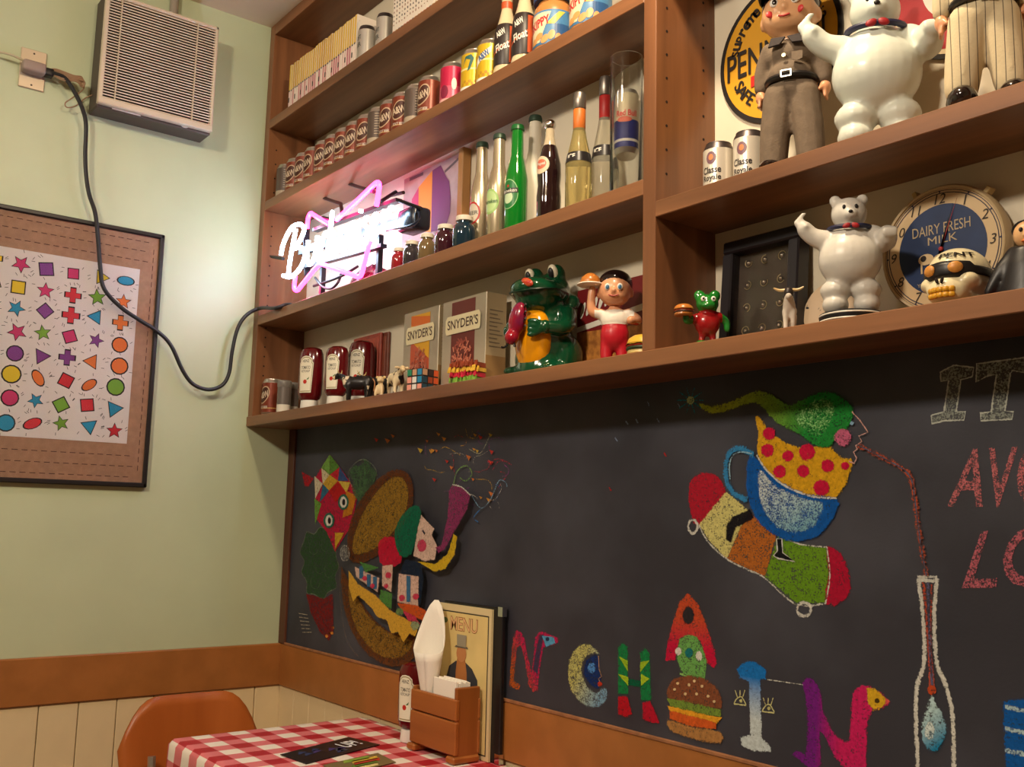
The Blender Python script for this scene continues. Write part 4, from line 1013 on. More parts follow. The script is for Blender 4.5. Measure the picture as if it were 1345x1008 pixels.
# dark labelled float bottles
M_glass = mat('clear_glass', (250, 252, 250), .03, trans=1, ior=1.45)
M_cg = mat('cream_soda_glass', (214, 196, 160), .12, coat=.6)
for u, lbl, k in ((663, 'dark label soda bottle with orange stripe beside the yellow can', 0), (688, 'dark label soda bottle with orange stripe beside the peanut butter jar', 1)):
    t_ = thing('soda_bottle', lbl, 'bottle', (next_x(u, YC, S2+.07, .0305), YC, S2), .55)
    MB().lathe([(0, 0), (.027, 0), (.030, .006), (.030, .020), (.028, .030), (.0285, .10), (.027, .122), (.018, .158), (.0135, .180), (.0132, .205), (.0145, .207), (.0145, .213), (0, .213)], [M_cg]*12, 24).build('glass_body', t_)
    MB().lathe([(.0288, .032), (.0293, .034), (.0293, .100), (.0277, .122), (.0240, .138)], inkm('dark_label', (44, 34, 32)), 24).build('label', t_)
    L = MB()
    L.wrap(shape2d(rect(-.009, .009, .036, .128), .005), .0300, inkm('orange', (196, 84, 44)), .95); L.wrap(shift(text2d('Float', .040, .020, .004, .02, .3), 0, .078, .35), .0300, I_w, 0); L.wrap(shift(text2d('A&W', .026, .016, .004, .03), -.004, .112, .4), .0297, I_w, 0)
    L.wrap(shape2d([(-.03, .056), (.02, .088), (.02, .092), (-.03, .060)], .004), .0300, inkm('orange', (196, 84, 44)), 0)
    L.build('lettering', t_, smooth=False)
    MB().lathe([(.0140, .182), (.0140, .200)], inkm('orange', (196, 84, 44)), 20).build('neck_label', t_)
    MB().lathe([(.0155, .207), (.0165, .209), (.0150, .217), (0, .218)], inkm('cap_red', (170, 60, 40)), 20).build('crown_cap', t_)
# peanut butter jars
M_pb = mat('peanut_butter', (188, 124, 66), .35, coat=.4)
for u, lbl in ((727, 'peanut butter jar with blue lid beside the soda bottles'), (776, 'peanut butter jar with blue lid beside the divider')):
    t_ = thing('peanut_butter_jar', lbl, 'jar', (next_x(u, -.110, S2+.06, .0465), -.110, S2), .5)
    MB().lathe([(0, 0), (.040, 0), (.045, .006), (.046, .02), (.046, .098), (.043, .112), (.036, .122), (.036, .126), (0, .126)], M_pb, 30).build('jar_body', t_)
    MB().lathe([(.0462, .014), (.0466, .015), (.0466, .094), (.0462, .095)], inkm('jar_blue', (70, 124, 170)), 30).build('label', t_)
    L = MB(); L.wrap(shape2d([(-.06, .02), (-.016, .02), (.012, .09), (-.06, .09)], .006), .0469, inkm('jar_cream', (226, 206, 170)), -.0); L.wrap(shift(text2d('SKIPPY', .062, .022, .005, .03), 0, .0, .22), .0474, inkm('jar_red', (196, 40, 50)), -.45, .066)
    for k in range(5): L.wrap(shape2d(circ(-.03+.016*k, .026+.008*(k % 2), .012, .008, 12, 0, .4*k), .006), .0472, inkm('peanut', (206, 150, 90)), -.1)
    L.wrap(shape2d(rect(.020, .060, .03, .06), .006), .0470, inkm('jar_navy', (44, 84, 134))); L.wrap(shape2d([(.0, .06), (.03, .09), (.045, .09), (.02, .06)], .006), .0471, inkm('jar_yellow', (220, 190, 80)))
    L.build('printed_label', t_, smooth=False)
    MB().lathe([(.037, .126), (.046, .127), (.047, .129), (.047, .145), (.045, .148), (0, .148)], inkm('lid_blue', (36, 70, 130)), 30).build('lid', t_)

# ---- top row: slim paperbacks, two beer cans, comics
M_pg = mat('page_edge', (214, 196, 168), .8); M_cov = mat('cover_white', (232, 222, 210), .6)
ysp = [mat('spine_yellow_%d' % i, c, .55) for i, c in enumerate([(214, 172, 66), (222, 186, 84), (204, 160, 60)])]
psp = [mat('spine_pink_%d' % i, c, .55) for i, c in enumerate([(226, 200, 196), (206, 150, 150), (230, 214, 204), (196, 130, 140)])]
YBK = -.150
xb0 = xat(379, YBK, S1+.06); xb1 = xat(468, YBK, S1+.08); bh = ztop(379, 89, YBK)-S1
nb = 32; bt = (xb1-xb0)/nb
print('book', xb0, xb1, bh, bt)
for k in range(nb):
    th = bt*rn.uniform(.86, .97); x = xb0+bt*k; hh = bh+rn.uniform(-.003, .002)
    m_ = MB(); m_.box(0, th, .0008, .098, 0, hh, M_cov)
    yy = rn.choice(ysp); pp = rn.choice(psp)
    t_ = thing('paperback', 'slim paperback with a yellow and white spine in the tight row', 'book', (x, YBK, S1), 0, 'slim yellow and white paperbacks')
    m_.build('cover_block', t_, smooth=False)
    MB().box(.0006, th*.72, 0, .0009, hh*.46, hh, yy).box(.0006, th*.72, 0, .0009, 0, hh*.44, pp).build('spine_print', t_, smooth=False)
    mm = MB(); mm.box(th*.1, th*.62, -.0004, 0, hh*(.43), hh*(.43)+.005, I_k)
    mm.build('spine_lettering', t_, smooth=False)
    if k % 3 == 0: MB().box(th*.15, th*.6, -.0004, 0, hh*.2, hh*.30, I_k).build('spine_emblem', t_, smooth=False)
bxx = xat(471, YBK, S1+.08)
t_ = thing('white_book', 'white covered book at the end of the yellow paperback row', 'book', (xb1+.004, YBK, S1))
bh2 = ztop(478, 22, YBK)-S1
MB().box(0, .014, 0, .105, 0, bh2, M_cov).build('cover_block', t_, smooth=False)
L = MB()
for k, s in enumerate((.013, .020)): L.poly([(.0144, .012, bh2-.02-.0*k), (.0144, .06, bh2-.02), (.0144, .06, bh2-.034), (.0144, .012, bh2-.034)], inkm('gray_text', (150, 130, 110)))
L.build('cover_title', t_, smooth=False)
for u, y, h, lbl in ((481.5, -.13, None, 'silver beer can with grey lettering in front of the white book'), (505, -.10, None, 'silver beer can beside the comic row')):
    hh = ztop(u, 38 if u < 490 else 22, y)-S1
    t_ = thing('beer_can', lbl, 'can', (xat(u, y, S1+.06), y, S1), .6)
    can_body(t_, .027, hh, None, [(1, mat('silver_can', (196, 192, 184), .32, .6))])
    L = MB()
    for k in range(2): L.wrap(shift(text2d('LIGHT' if k else 'BEER', .030, .014, .004, .03), 0, hh*.45+.022*k, .15), .0274, inkm('gray_mid', (96, 96, 92)), -.75)
    L.build('lettering', t_, smooth=False)
    for c in t_.children:
        if c.name.startswith('lid'): c.data.materials[0] = mat('can_lid_dark', (92, 84, 84), .35, .8)
ycm = -.135
xc0 = xat(516, ycm, S1+.08); xc1 = xat(600, ycm, S1+.08); nc = 22; ct = (xc1-xc0)/nc
for k in range(nc):
    th = ct*.92; hh = .20+rn.uniform(-.003, .003)
    t_ = thing('comic_volume', 'white spined comic volume with small black lettering in the upright row', 'book', (xc0+ct*k, ycm, S1), 0, 'white comic volumes')
    MB().box(0, th, .0008, .110, 0, hh, M_cov).build('cover_block', t_, smooth=False)
    m_ = MB(); m_.box(th*.2, th*.8, 0, .0009, .012, .036, rn.choice([inkm('peach', (222, 150, 120)), inkm('rose', (206, 110, 100)), inkm('tan', (206, 170, 120)), inkm('gray_blue', (130, 130, 140))])); m_.build('spine_picture', t_, smooth=False)
    m_ = MB()
    for j in range(9): m_.box(th*.3, th*.62, 0.0003, .0009, .050+.013*j+rn.uniform(0, .004), .050+.013*j+rn.uniform(.005, .009), I_k if j % 3 else inkm('brown_text', (150, 110, 90)))
    m_.build('spine_lettering', t_, smooth=False)

# ---- neon shelf: canvas, jars, bottles
t_ = thing('state_map_picture', 'framed picture of an orange and purple shape leaning on the back wall behind the jars', 'picture', (0, -.010, S3))
def CP(u, v, y=-.0142): p = ony(u, v, y); return Vector((p.x, p.y+.010, p.z-S3))
a, b = xat(527, -.014, S3+.1), xat(605, -.014, S3+.1); zt = ztop(608, 199, -.014)-S3
MB().box(a, b, -.004, .004, 0, zt, mat('picture_ground', (176, 150, 146), .7, noise=.1, ns=20)).build('panel', t_, smooth=False)  # the neon's tint is put into the mauve of this white sheet
MB().rbox(b, b+.022, -.020, .008, 0, zt+.004, .002, mat('picture_edge_wood', (176, 128, 76), .5)).build('frame_bar', t_, smooth=False)
L = MB()
for P, c, l in (([(549, 247), (568, 224), (567, 305), (545, 305)], (206, 136, 60), 0), ([(568, 224), (579, 217), (586, 232), (590, 238), (592, 260), (591, 280), (585, 300), (566, 305)], (110, 58, 96), .0004), ([(541, 262), (550, 246), (549, 300), (540, 300)], (170, 70, 100), .0003)):
    L.poly([CP(u, v, -.0146-l) for u, v in P], mat('picture_%d_%d' % (c[0], c[1]), c, .6))
L.ribbon([CP(u, v, -.0146) for u, v in ((584, 226), (606, 205))], .008, (0, 1, 0), inkm('slate_gray', (96, 84, 88))); L.ribbon([CP(u, v, -.0147) for u, v in ((538, 236), (556, 228))], .010, (0, 1, 0), inkm('slate_gray', (96, 84, 88)))
L.build('painted_shapes', t_, smooth=False)
YJ = -.142
jars = [(523, 327, .85, (150, 30, 40), 'red'), (540, 318, .95, (52, 48, 54), 'dark grey'), (560, 308.5, .95, (112, 92, 62), 'amber'), (584, 297, 1.12, (56, 22, 34), 'dark purple'), (609, 285.5, 1.2, (18, 44, 60), 'dark teal')]
for u, v, k, c, nm in jars:
    x = xat(u+.5, YJ, S3+.03); h = ztop(u, v, YJ)-S3; r = .0235*k
    t_ = thing('glass_jar', 'small glass jar of %s liquid with white lid in the jar row' % nm, 'jar', (x, YJ, S3))
    MB().lathe([(0, 0), (r*.92, 0), (r, .003), (r, h*.55), (r*.9, h*.68), (r*.62, h*.78), (r*.62, h*.86)], mat('jar_'+nm.replace(' ', '_'), c, .06, coat=.8), 24).build('glass_body', t_)
    MB().lathe([(r*.62, h*.84), (r*.75, h*.85), (r*.75, h*.98), (r*.70, h), (0, h)], mat('lid_white', (222, 214, 198), .5), 24).build('lid', t_)
YT = -.105
M_grn = mat('green_bottle_glass', (10, 118, 34), .10, coat=.7); M_silv = mat('silver_bottle', (200, 186, 158), .26, .75); M_wht = mat('white_bottle', (226, 218, 200), .4)
M_capg = mat('cap_green_gray', (60, 80, 66), .4, .4)
def bottle(u, v, y, r, lbl, m_body, cap, m_neck=None, shoulder=.50, neck=.72, nr=.52):
    x = xat(u, y, S3+.1); h = ztop(u+3, v, y)-S3
    t_ = thing('drink_bottle', lbl, 'bottle', (x, y, S3), .55)
    m_neck = m_neck or m_body
    MB().lathe([(0, 0), (r*.93, 0), (r, .004), (r, h*shoulder), (r*.94, h*(shoulder+.05)), (r*.66, h*(neck-.04)), (r*nr*1.08, h*neck), (r*nr, h*.93), (r*nr*.95, h*.955)], [m_body]*4+[m_neck]*4, 28).build('glass_body', t_)
    MB().lathe([(r*nr*.98, h*.95), (r*nr*1.16, h*.955), (r*nr*1.12, h*.985), (r*nr, h), (0, h)], cap, 20).build('crown_cap', t_)
    return t_, h, r
def roundlabel(t_, r, z, ro, ring, bg, word, mt, rot=-.45, ww=.8):
    L = MB()
    if ring: L.wrap(shape2d(circ(0, 0, ro, ro*1.25, 22), .005), r+.0004, ring, rot, z)
    L.wrap(shape2d(circ(0, 0, ro*.82, ro*1.05, 22), .005), r+.0007, bg, rot, z)
    if word: L.wrap(shift(text2d(word, ro*2*ww, ro*.42, .004, .02), 0, 0), r+.0011, mt, rot, z)
    return L.build('label', t_, smooth=False)
t_, h, r = bottle(631, 188, -.085, .027, 'silver bottle with a red ringed label beside the dark teal jar', M_silv, M_capg)
roundlabel(t_, r, h*.34, .023, I_r, mat('label_silver', (196, 186, 168), .4), 'BEER', inkm('gray_mid', (96, 96, 92)))
t_, h, r = bottle(654, 177, YT, .027, 'silver bottle with a pale green oval label beside the green bottle', M_silv, M_capg)
roundlabel(t_, r, h*.36, .025, inkm('pale_green', (150, 190, 110)), inkm('pale_green2', (176, 206, 140)), 'Heineken', inkm('green_text', (60, 96, 56)), ww=.9)
t_, h, r = bottle(678, 165, YT, .027, 'bright green beer bottle with a round green label', M_grn, mat('cap_bright_green', (24, 100, 44), .35))
L = MB(); L.wrap(shape2d(circ(0, 0, .0255, .036, 24), .005), r+.0004, inkm('label_rim_green', (150, 200, 140)), -.4, h*.36); L.wrap(shape2d(circ(0, 0, .024, .034, 24), .005), r+.0006, inkm('label_green', (22, 112, 48)), -.4, h*.36)
L.wrap(shape2d(circ(0, -.008, .013, .015, 18), .005), r+.0009, inkm('label_pale', (190, 214, 176)), -.4, h*.36); L.wrap(shape2d(rect(-.026, .026, -.004, .008), .005), r+.0012, inkm('label_black', (30, 34, 30)), -.4, h*.38); L.wrap(shift(text2d('Heineken', .046, .0085, .004, .01), 0, .0025), r+.0015, I_w, -.4, h*.38)
L.wrap(shape2d([(0.005*math.sin(k*math.pi/5)*(1 if k % 2 == 0 else .4), .0195+.005*math.cos(k*math.pi/5)*(1 if k % 2 == 0 else .4)) for k in range(10)]), r+.0012, inkm('star_red', (196, 40, 40)), -.4, h*.36)
L.build('label', t_, smooth=False)
t_, h, r = bottle(701, 153, -.040, .028, 'plain white bottle standing behind the dark cola bottle', M_wht, M_capg)
# cola bottle with silver ball stopper
M_cola = mat('cola_dark_glass', (34, 16, 18), .06, coat=.8)
x = xat(721, -.118, S3+.08); h = ztop(723, 158, -.118)-S3
t_ = thing('cola_bottle', 'dark cola bottle with an oval label and silver ball stopper', 'bottle', (x, -.118, S3), .55)
MB().lathe([(0, 0), (.025, 0), (.0265, .006), (.0275, .06), (.025, .085), (.0268, .11), (.026, .135), (.0175, .172), (.0150, .178)], M_cola, 28).build('filled_glass', t_)
MB().lathe([(.0150, .178), (.0105, .200), (.0100, h-.022)], mat('neck_glass', (190, 176, 150), .06, coat=.8), 20).build('bottle_neck', t_)
MB().ell((0, 0, h-.012), (.0135, .0135, .0135), M_chrome, nu=20, nv=12).build('ball_stopper', t_)
L = MB(); L.wrap(shape2d(circ(0, 0, .0225, .021, 22), .005), .0272, I_k, -.45, .128); L.wrap(shape2d(circ(0, 0, .0215, .0200, 22), .005), .0275, inkm('label_cream2', (222, 200, 170)), -.45, .128)
L.wrap(shape2d(circ(0, .002, .0150, .011, 20), .005), .0278, inkm('label_coral', (206, 110, 84)), -.45, .128); L.wrap(shift(text2d('Pepsi', .024, .009, .004, .02), 0, .002), .0282, I_w, -.45, .128)
L.build('label', t_, smooth=False)
# two clear cocktail bottles with foil necks
M_pale = mat('pale_drink_glass', (206, 190, 130), .05, trans=.75, ior=1.33)
for u, v, y, nlab, lbl in ((760, 122, -.112, (206, 112, 44), 'clear bottle of pale yellow drink with an orange neck label'), (794, 101, -.058, (176, 40, 40), 'clear bottle with a red neck label behind the tall glass')):
    x = xat(u, y, S3+.1); h = ztop(u+4, v, y)-S3
    t_ = thing('drink_bottle', lbl, 'bottle', (x, y, S3), .5)
    MB().lathe([(0, 0), (.027, 0), (.0285, .004), (.0290, h*.26), (.0285, h*.42), (.0240, h*.50), (.0170, h*.62), (.0125, h*.72), (.0122, h*.86)], M_pale if v > 110 else mat('clear_bottle', (226, 220, 200), .04, trans=.8, ior=1.33), 28).build('glass_body', t_)
    MB().lathe([(.0130, h*.865), (.0140, h*.87), (.0140, h*.985), (.0125, h), (0, h)], mat('twist_cap_metal', (140, 132, 124), .35, .8), 20).build('twist_cap', t_)
    MB().lathe([(.0132, h*.70), (.0136, h*.702), (.0136, h*.86), (.0132, h*.862)], mat('neck_label_%d' % nlab[1], nlab, .45), 20).build('neck_label', t_)
    MB().lathe([(.0292, h*.41), (.0275, h*.445), (.0252, h*.49)], inkm('band_black', (36, 32, 34), .3), 28).build('band_label', t_)
    L = MB(); L.wrap(text2d('ICE', .020, .010, .004, .03), .0275, I_w, -.3, h*.452); L.build('lettering', t_, smooth=False)
# tall glass with a can standing upside down in it
x = xat(822, -.108, S3+.1); h = ztop(822, 77, -.108)-S3
t_ = thing('tall_glass', 'tall clear cylinder glass beside the divider with a can inside', 'glass', (x, -.108, S3))
MB().lathe([(0, 0), (.0315, 0), (.0325, .002), (.0335, h), (.0322, h), (.0310, .012), (0, .012)], M_glass, 36).build('cylinder', t_)
t_ = thing('energy_drink_can', 'blue and silver energy drink can inside the tall glass', 'can', (x+.001, -.108, ztop(820, 205, -.108)), .35)
MR = .0262; hh = .135
zf = lambda f: f*hh
MB().lathe([(0, .002), (MR*.8, 0), (MR, .010)], M_alu, 24).build('base', t_)
MB().lathe([(MR, .010), (MR, zf(.16)), (MR, zf(.20)), (MR, zf(.50)), (MR, hh-.010)], [inkm('can_blue', (34, 42, 110)), inkm('can_silver_band', (206, 200, 188)), inkm('can_blue', (34, 42, 110)), mat('can_silver', (204, 192, 166), .3, .4)], 28).build('body', t_)
MB().lathe([(MR, hh-.010), (MR*.84, hh), (MR*.78, hh), (MR*.76, hh-.004), (0, hh-.004)], M_alu, 24).build('lid', t_)
L = MB(); L.wrap(shape2d([(-.03, zf(.5)), (-.012, zf(.5)), (-.004, hh-.010), (-.03, hh-.010)], .004), MR+.0004, inkm('can_blue', (34, 42, 110)), -.45); L.wrap(shift(text2d('Red Bull', .044, .013, .004, .02), 0, zf(.60)), MR+.0008, inkm('can_red', (206, 50, 50)), .45); L.wrap(shape2d(circ(0, zf(.50), .016, .006, 14), .004), MR+.0006, inkm('can_red_soft', (200, 96, 76)), .3)
L.build('lettering', t_, smooth=False)

# ---- bottom row, left bay
YK = -.120
t_ = dup(proto['r'], (xat(357, YK, S4+.05), YK, S4), .2, 'brown root beer can standing by the side panel on the bottom shelf', 'single root beer can')
if 'group' in t_: del t_['group']
for u, lbl, y in ((373, 'clear lidded shaker with white base beside the brown can', -.125), (383, 'grey lidded shaker with white base next to the ketchup', -.085)):
    t_ = thing('spice_shaker', lbl, 'shaker', (xat(u, y, S4+.05), y, S4)); k = .022
    MB().lathe([(0, 0), (k, 0), (k, .030)], mat('salt_white', (220, 214, 200), .6), 20).build('salt_fill', t_)
    MB().lathe([(k, .030), (k, .088)], mat('shaker_gray', (112, 104, 100), .3, .2), 20).build('body', t_)
    MB().lathe([(k, .086), (k*1.06, .088), (k*1.06, .104), (k*.9, .108), (0, .108)], mat('shaker_cap', (150, 146, 142), .35, .5), 20).build('cap', t_)
for u, y, lbl in ((408, -.118, 'red ketchup bottle on the shelf nearest the shakers'), (442, -.126, 'red ketchup bottle on the shelf behind the cow with tan legs'), (474, -.062, 'red ketchup bottle at the back of the shelf in front of the leaning plaques')):
    x = xat(u, y, S4+.1); hh = ztop(u, 458 if u < 420 else (456 if u < 450 else 449), y)-S4
    ketchup(lbl, (x, y, S4), 0.5, hh)
for (u0, u1, vt, y, lbl, c) in ((462, 498, 437, -.022, 'reddish wooden plaque leaning on the back wall behind the ketchup', (150, 66, 52)), (470, 508, 436, -.011, 'dark wooden plaque standing behind the reddish plaque', (112, 60, 46))):
    a, b = xat(u0, y, S4+.1), xat(u1, y, S4+.1); hh = ztop(u1, vt, y)-S4
    t_ = thing('wood_plaque', lbl, 'plaque', ((a+b)/2, y, S4))
    MB().rbox(-(b-a)/2, (b-a)/2, 0, .009, 0, hh, .002, mat('plaque_%d' % c[0], c, .5, noise=.2, ns=30)).build('panel', t_, smooth=False)
    MB().rbox(-(b-a)/2+.012, (b-a)/2-.012, -.0015, .001, .012, hh-.012, .001, mat('plaque_face_%d' % c[0], (c[0]+18, c[1]+10, c[2]+6), .5, noise=.15, ns=40)).build('raised_face', t_, smooth=False)
# pretzel boxes
M_box = mat('silver_carton', (176, 166, 146), .34, .35, noise=.05, ns=10); M_boxs = mat('carton_side', (150, 116, 72), .6)
for (u0, u1, vt, y0, dep, alt, lbl) in ((529, 575, 401, -.075, .058, 0, 'snack carton with an orange and yellow band behind the puzzle cube'), (580, 637.5, 383, -.085, .062, 1, 'snack carton with a dark red band beside the frog')):
    a = xat(u0, y0, S4+.1); b = xat(u1, y0, S4+.1); zt = ztop(u1, vt, y0)-S4; w = b-a
    t_ = thing('snack_carton', lbl, 'box', (a, y0, S4))
    MB().rbox(0, w, 0, dep, 0, zt, .0012, M_box).build('carton', t_, smooth=False)
    MB().box(w, w+.0006, .001, dep-.001, .001, zt-.001, mat('carton_side_gray', (170, 150, 116), .6)).box(w+.0005, w+.001, .001, dep-.001, .001, zt*.33, M_boxs).build('side_print', t_, smooth=False)
    L = MB()
    for k in range(10): L.box(w+.0008, w+.0012, .010, dep-.012-.008*(k % 3), zt*.42+.010*k, zt*.42+.010*k+.0028, inkm('side_text', (120, 104, 84)))
    L.build('fine_print', t_, smooth=False)
    c0, c1 = w*.22, w*.76; pz = lambda l: (lambda x, y: (x, -.0004*l, y))
    P = MB()
    def rr(x0, x1, z0, z1, m_, l): P.poly([(x0, -.0004*l, z0), (x1, -.0004*l, z0), (x1, -.0004*l, z1), (x0, -.0004*l, z1)], m_)
    if alt: rr(c0, c1, zt*.16, zt*.97, inkm('carton_maroon', (104, 44, 40)), 1)
    else:
        rr(c0, c1, zt*.12, zt*.95, inkm('carton_coral', (190, 84, 54)), 1); P.poly([(c0, -.0008, zt*.66), (c1, -.0008, zt*.42), (c1, -.0008, zt*.66), (c1, -.0008, zt*.95), (c0, -.0008, zt*.95)], inkm('carton_yellow', (222, 166, 40))); P.poly([(c0, -.0011, zt*.84), (c1, -.0011, zt*.72), (c1, -.0011, zt*.90), (c0, -.0011, zt*.95)], inkm('carton_orange', (214, 108, 40)))
    P.poly([(x_, -.0013, z_) for x_, z_ in circ((c0+c1)/2, zt*.27, (c1-c0)*.46, zt*.13, 20)], inkm('carton_bowl', (84, 36, 34)))
    P.build('front_print', t_, smooth=False)
    L = MB()
    for k in range(70):
        a_ = rn.uniform(0, 6.28); q = math.sqrt(rn.random()); xx = (c0+c1)/2+(c1-c0)*.42*q*math.cos(a_); zz = zt*.36+zt*.19*q*math.sin(a_); th = rn.uniform(0, 3.14); s_ = .007
        L.ribbon([(xx-s_*math.cos(th), -.0018-.00002*k, zz-s_*math.sin(th)), (xx, -.0018-.00002*k, zz+.001), (xx+s_*math.cos(th), -.0018-.00002*k, zz+s_*math.sin(th))], .0045, (0, 1, 0), rn.choice([inkm('pretzel_a', (176, 96, 76)), inkm('pretzel_b', (150, 70, 56)), inkm('pretzel_c', (196, 120, 96))]))
    o = L.build('printed_pretzels', t_, smooth=False); o['kind'] = 'stuff'
    L = MB(); L.poly([(x_, -.0030, z_) for x_, z_ in ((w*.12, zt*.62), (w*.88, zt*.62), (w*.90, zt*.66), (w*.90, zt*.78), (w*.86, zt*.82), (w*.14, zt*.82), (w*.10, zt*.78), (w*.10, zt*.66))], inkm('plate_cream', (226, 214, 176)))
    L.flat(shift(text2d("SNYDER'S", w*.70, zt*.105, None, .01), w*.5, zt*.725), pz(9), inkm('brown_letters', (70, 42, 36)))
    L.build('name_plate', t_, smooth=False)

# puzzle cube
s = .057; x = xat(553.5, -.150, S4+.03)
t_ = thing('puzzle_cube', 'small colour puzzle cube in front of the cartons', 'puzzle', (x, -.148+s*.0, S4), math.radians(10))
cubecol = {'g': (40, 130, 96), 'w': (222, 218, 214), 'b': (40, 130, 176), 'o': (206, 84, 40), 'p': (226, 150, 136), 't': (190, 150, 120), 'k': (52, 34, 34), 'd': (150, 62, 34), 'n': (30, 66, 84)}
MB().rbox(-s, 0, 0, s, 0, s, .003, M_black).build('core', t_, smooth=False)
e = s/3
for face, rows in (('f', ['pwp', 'pwb', 'gtb']), ('s', ['nno', 'ndo', 'tko'])):
    for j, rw in enumerate(rows):
        for i_, ch_ in enumerate(rw):
            m_ = mat('sticker_'+ch_, cubecol[ch_], .3); a, b = i_*e+.0018, (i_+1)*e-.0018; z0, z1 = j*e+.0018, (j+1)*e-.0018
            (MB().rbox(-s+a, -s+b, -.0006, .0004, z0, z1, .0003, m_) if face == 'f' else MB().rbox(-.0004, .0006, a, b, z0, z1, .0003, m_)).build('sticker', t_, smooth=False)
# beaded sandwich
bx = xat(612, -.125, S4+.03)
t_ = thing('beaded_sandwich', 'toy sandwich made of coloured sticks and beads in front of the red banded carton', 'toy', (bx, -.120, S4), math.radians(14))
layers = [((118, 160, 60), .006, .020, .080), ((190, 30, 60), .018, .032, .082), ((222, 176, 60), .031, .043, .086), ((140, 60, 34), .042, .056, .082)]
for li, (c, z0, z1, wl) in enumerate(layers):
    L = MB(); m_ = mat('bead_%d' % li, c, .4, noise=.25, ns=80)
    for k in range(26):
        xx = -wl/2+wl*k/25; yy = rn.uniform(-.022, -.012); L.tube([(xx+rn.uniform(-.002, .002), yy, z0+rn.uniform(-.002, .003)-(.006 if li == 0 else 0)), (xx+rn.uniform(-.003, .003), yy+.002, z1+rn.uniform(-.003, .003))], .0026, m_, 5)
    L.box(-wl/2, wl/2, -.014, .018, z0-(.006 if li == 0 else 0), z1-.003, m_)
    o = L.build('bead_layer', t_, smooth=False); o['kind'] = 'stuff'
# ------------------------------------------------------------------ figurines
def RX(a): return Matrix.Rotation(a, 3, 'X')
def RY(a): return Matrix.Rotation(a, 3, 'Y')
def RZ(a): return Matrix.Rotation(a, 3, 'Z')
def limb(mb, pts, rs, m_):
    P = smoothpts(pts, 4); n_ = len(P)
    R_ = []
    for i_ in range(n_):
        t = i_/(n_-1)*(len(rs)-1); k = min(int(t), len(rs)-2); R_.append(rs[k]+(rs[k+1]-rs[k])*(t-k))
    mb.tube(P, R_, m_, 10); mb.ell(P[0], (R_[0],)*3, m_, nu=10, nv=6); mb.ell(P[-1], (R_[-1],)*3, m_, nu=10, nv=6)

# ---- cows
M_cow = mat('cow_hide', (226, 208, 172), .35, rgb2=(30, 26, 28), ns=26, lo=.50, hi=.53)
M_cowd = mat('cow_hide_black', (30, 26, 28), .35, rgb2=(220, 204, 176), ns=24, lo=.60, hi=.62)
M_cowc = mat('cow_cream', (214, 190, 150), .4, noise=.1, ns=20)
M_horn = mat('horn', (206, 176, 120), .4); M_tan2 = mat('tan_hide', (186, 128, 84), .45, noise=.1, ns=40)
def cow(name, label, loc, rotz, k, m_, m_leg, head_m, horns=True, cat='figurine'):
    """a standing cow facing -x in its own frame; k = height at the back"""
    t_ = thing(name, label, cat, loc, rotz)
    b = MB()
    b.ell((.0, 0, .70*k), (.52*k, .23*k, .27*k), m_, nu=16, nv=10); b.ell((-.38*k, 0, .72*k), (.26*k, .20*k, .28*k), m_); b.ell((.40*k, 0, .74*k), (.22*k, .21*k, .26*k), m_)
    limb(b, [(-.45*k, 0, .78*k), (-.62*k, 0, .92*k), (-.74*k, 0, .98*k)], [.17*k, .13*k, .11*k], m_)
    o = None
    for sx, sy in ((-.36, -.13), (-.40, .13), (.42, -.13), (.38, .13)):
        limb(b, [(sx*k, sy*k, .62*k), ((sx+.01)*k, sy*k, .34*k), (sx*k, sy*k, .05*k)], [.12*k, .075*k, .07*k], m_)
    b.remesh('body', t_, .05*k, 3)
    hd = MB(); hd.ell((-.84*k, 0, .98*k), (.15*k, .115*k, .125*k), head_m); hd.ell((-.98*k, 0, .91*k), (.10*k, .085*k, .08*k), M_cowc)
    h_ = hd.remesh('head', t_, .03*k, 3, lambda c: 1 if c.x < -.95*k else 0)
    for s_ in (-1, 1):
        MB().ell((-.78*k, s_*.18*k, 1.02*k), (.035*k, .10*k, .055*k), head_m, nu=8, nv=6).build('ear', t_)
        if horns: MB().tube(smoothpts([(-.78*k, s_*.08*k, 1.08*k), (-.78*k, s_*.17*k, 1.14*k), (-.80*k, s_*.22*k, 1.24*k)], 3), [.03*k, .028*k, .024*k, .02*k, .016*k, .012*k, .008*k][:7], M_horn, 6).build('horn', t_)
    MB().tube(smoothpts([(.60*k, 0, .86*k), (.68*k, .01*k, .7*k), (.66*k, .0, .38*k)], 4), .022*k, m_leg, 6).build('tail', t_)
    return t_
yq = -.142
cow('toy_cow', 'black and white toy cow with tan legs in front of the ketchup', (xat(470, yq, S4+.03), yq, S4), math.radians(38), .072, M_cowd, M_tan2, mat('cow_black', (26, 23, 26), .35))
cow('toy_cow', 'black backed toy cow standing beside the small upright calf', (xat(488, -.10, S4+.03), -.088, S4), math.radians(12), .076, M_cowd, M_cowc, mat('cow_black', (26, 23, 26), .35))
cow('toy_cow', 'cream toy cow with black patches beside the puzzle cube', (xat(518, -.115, S4+.03), -.112, S4), math.radians(165), .072, M_cow, M_cowc, M_cowc, False)
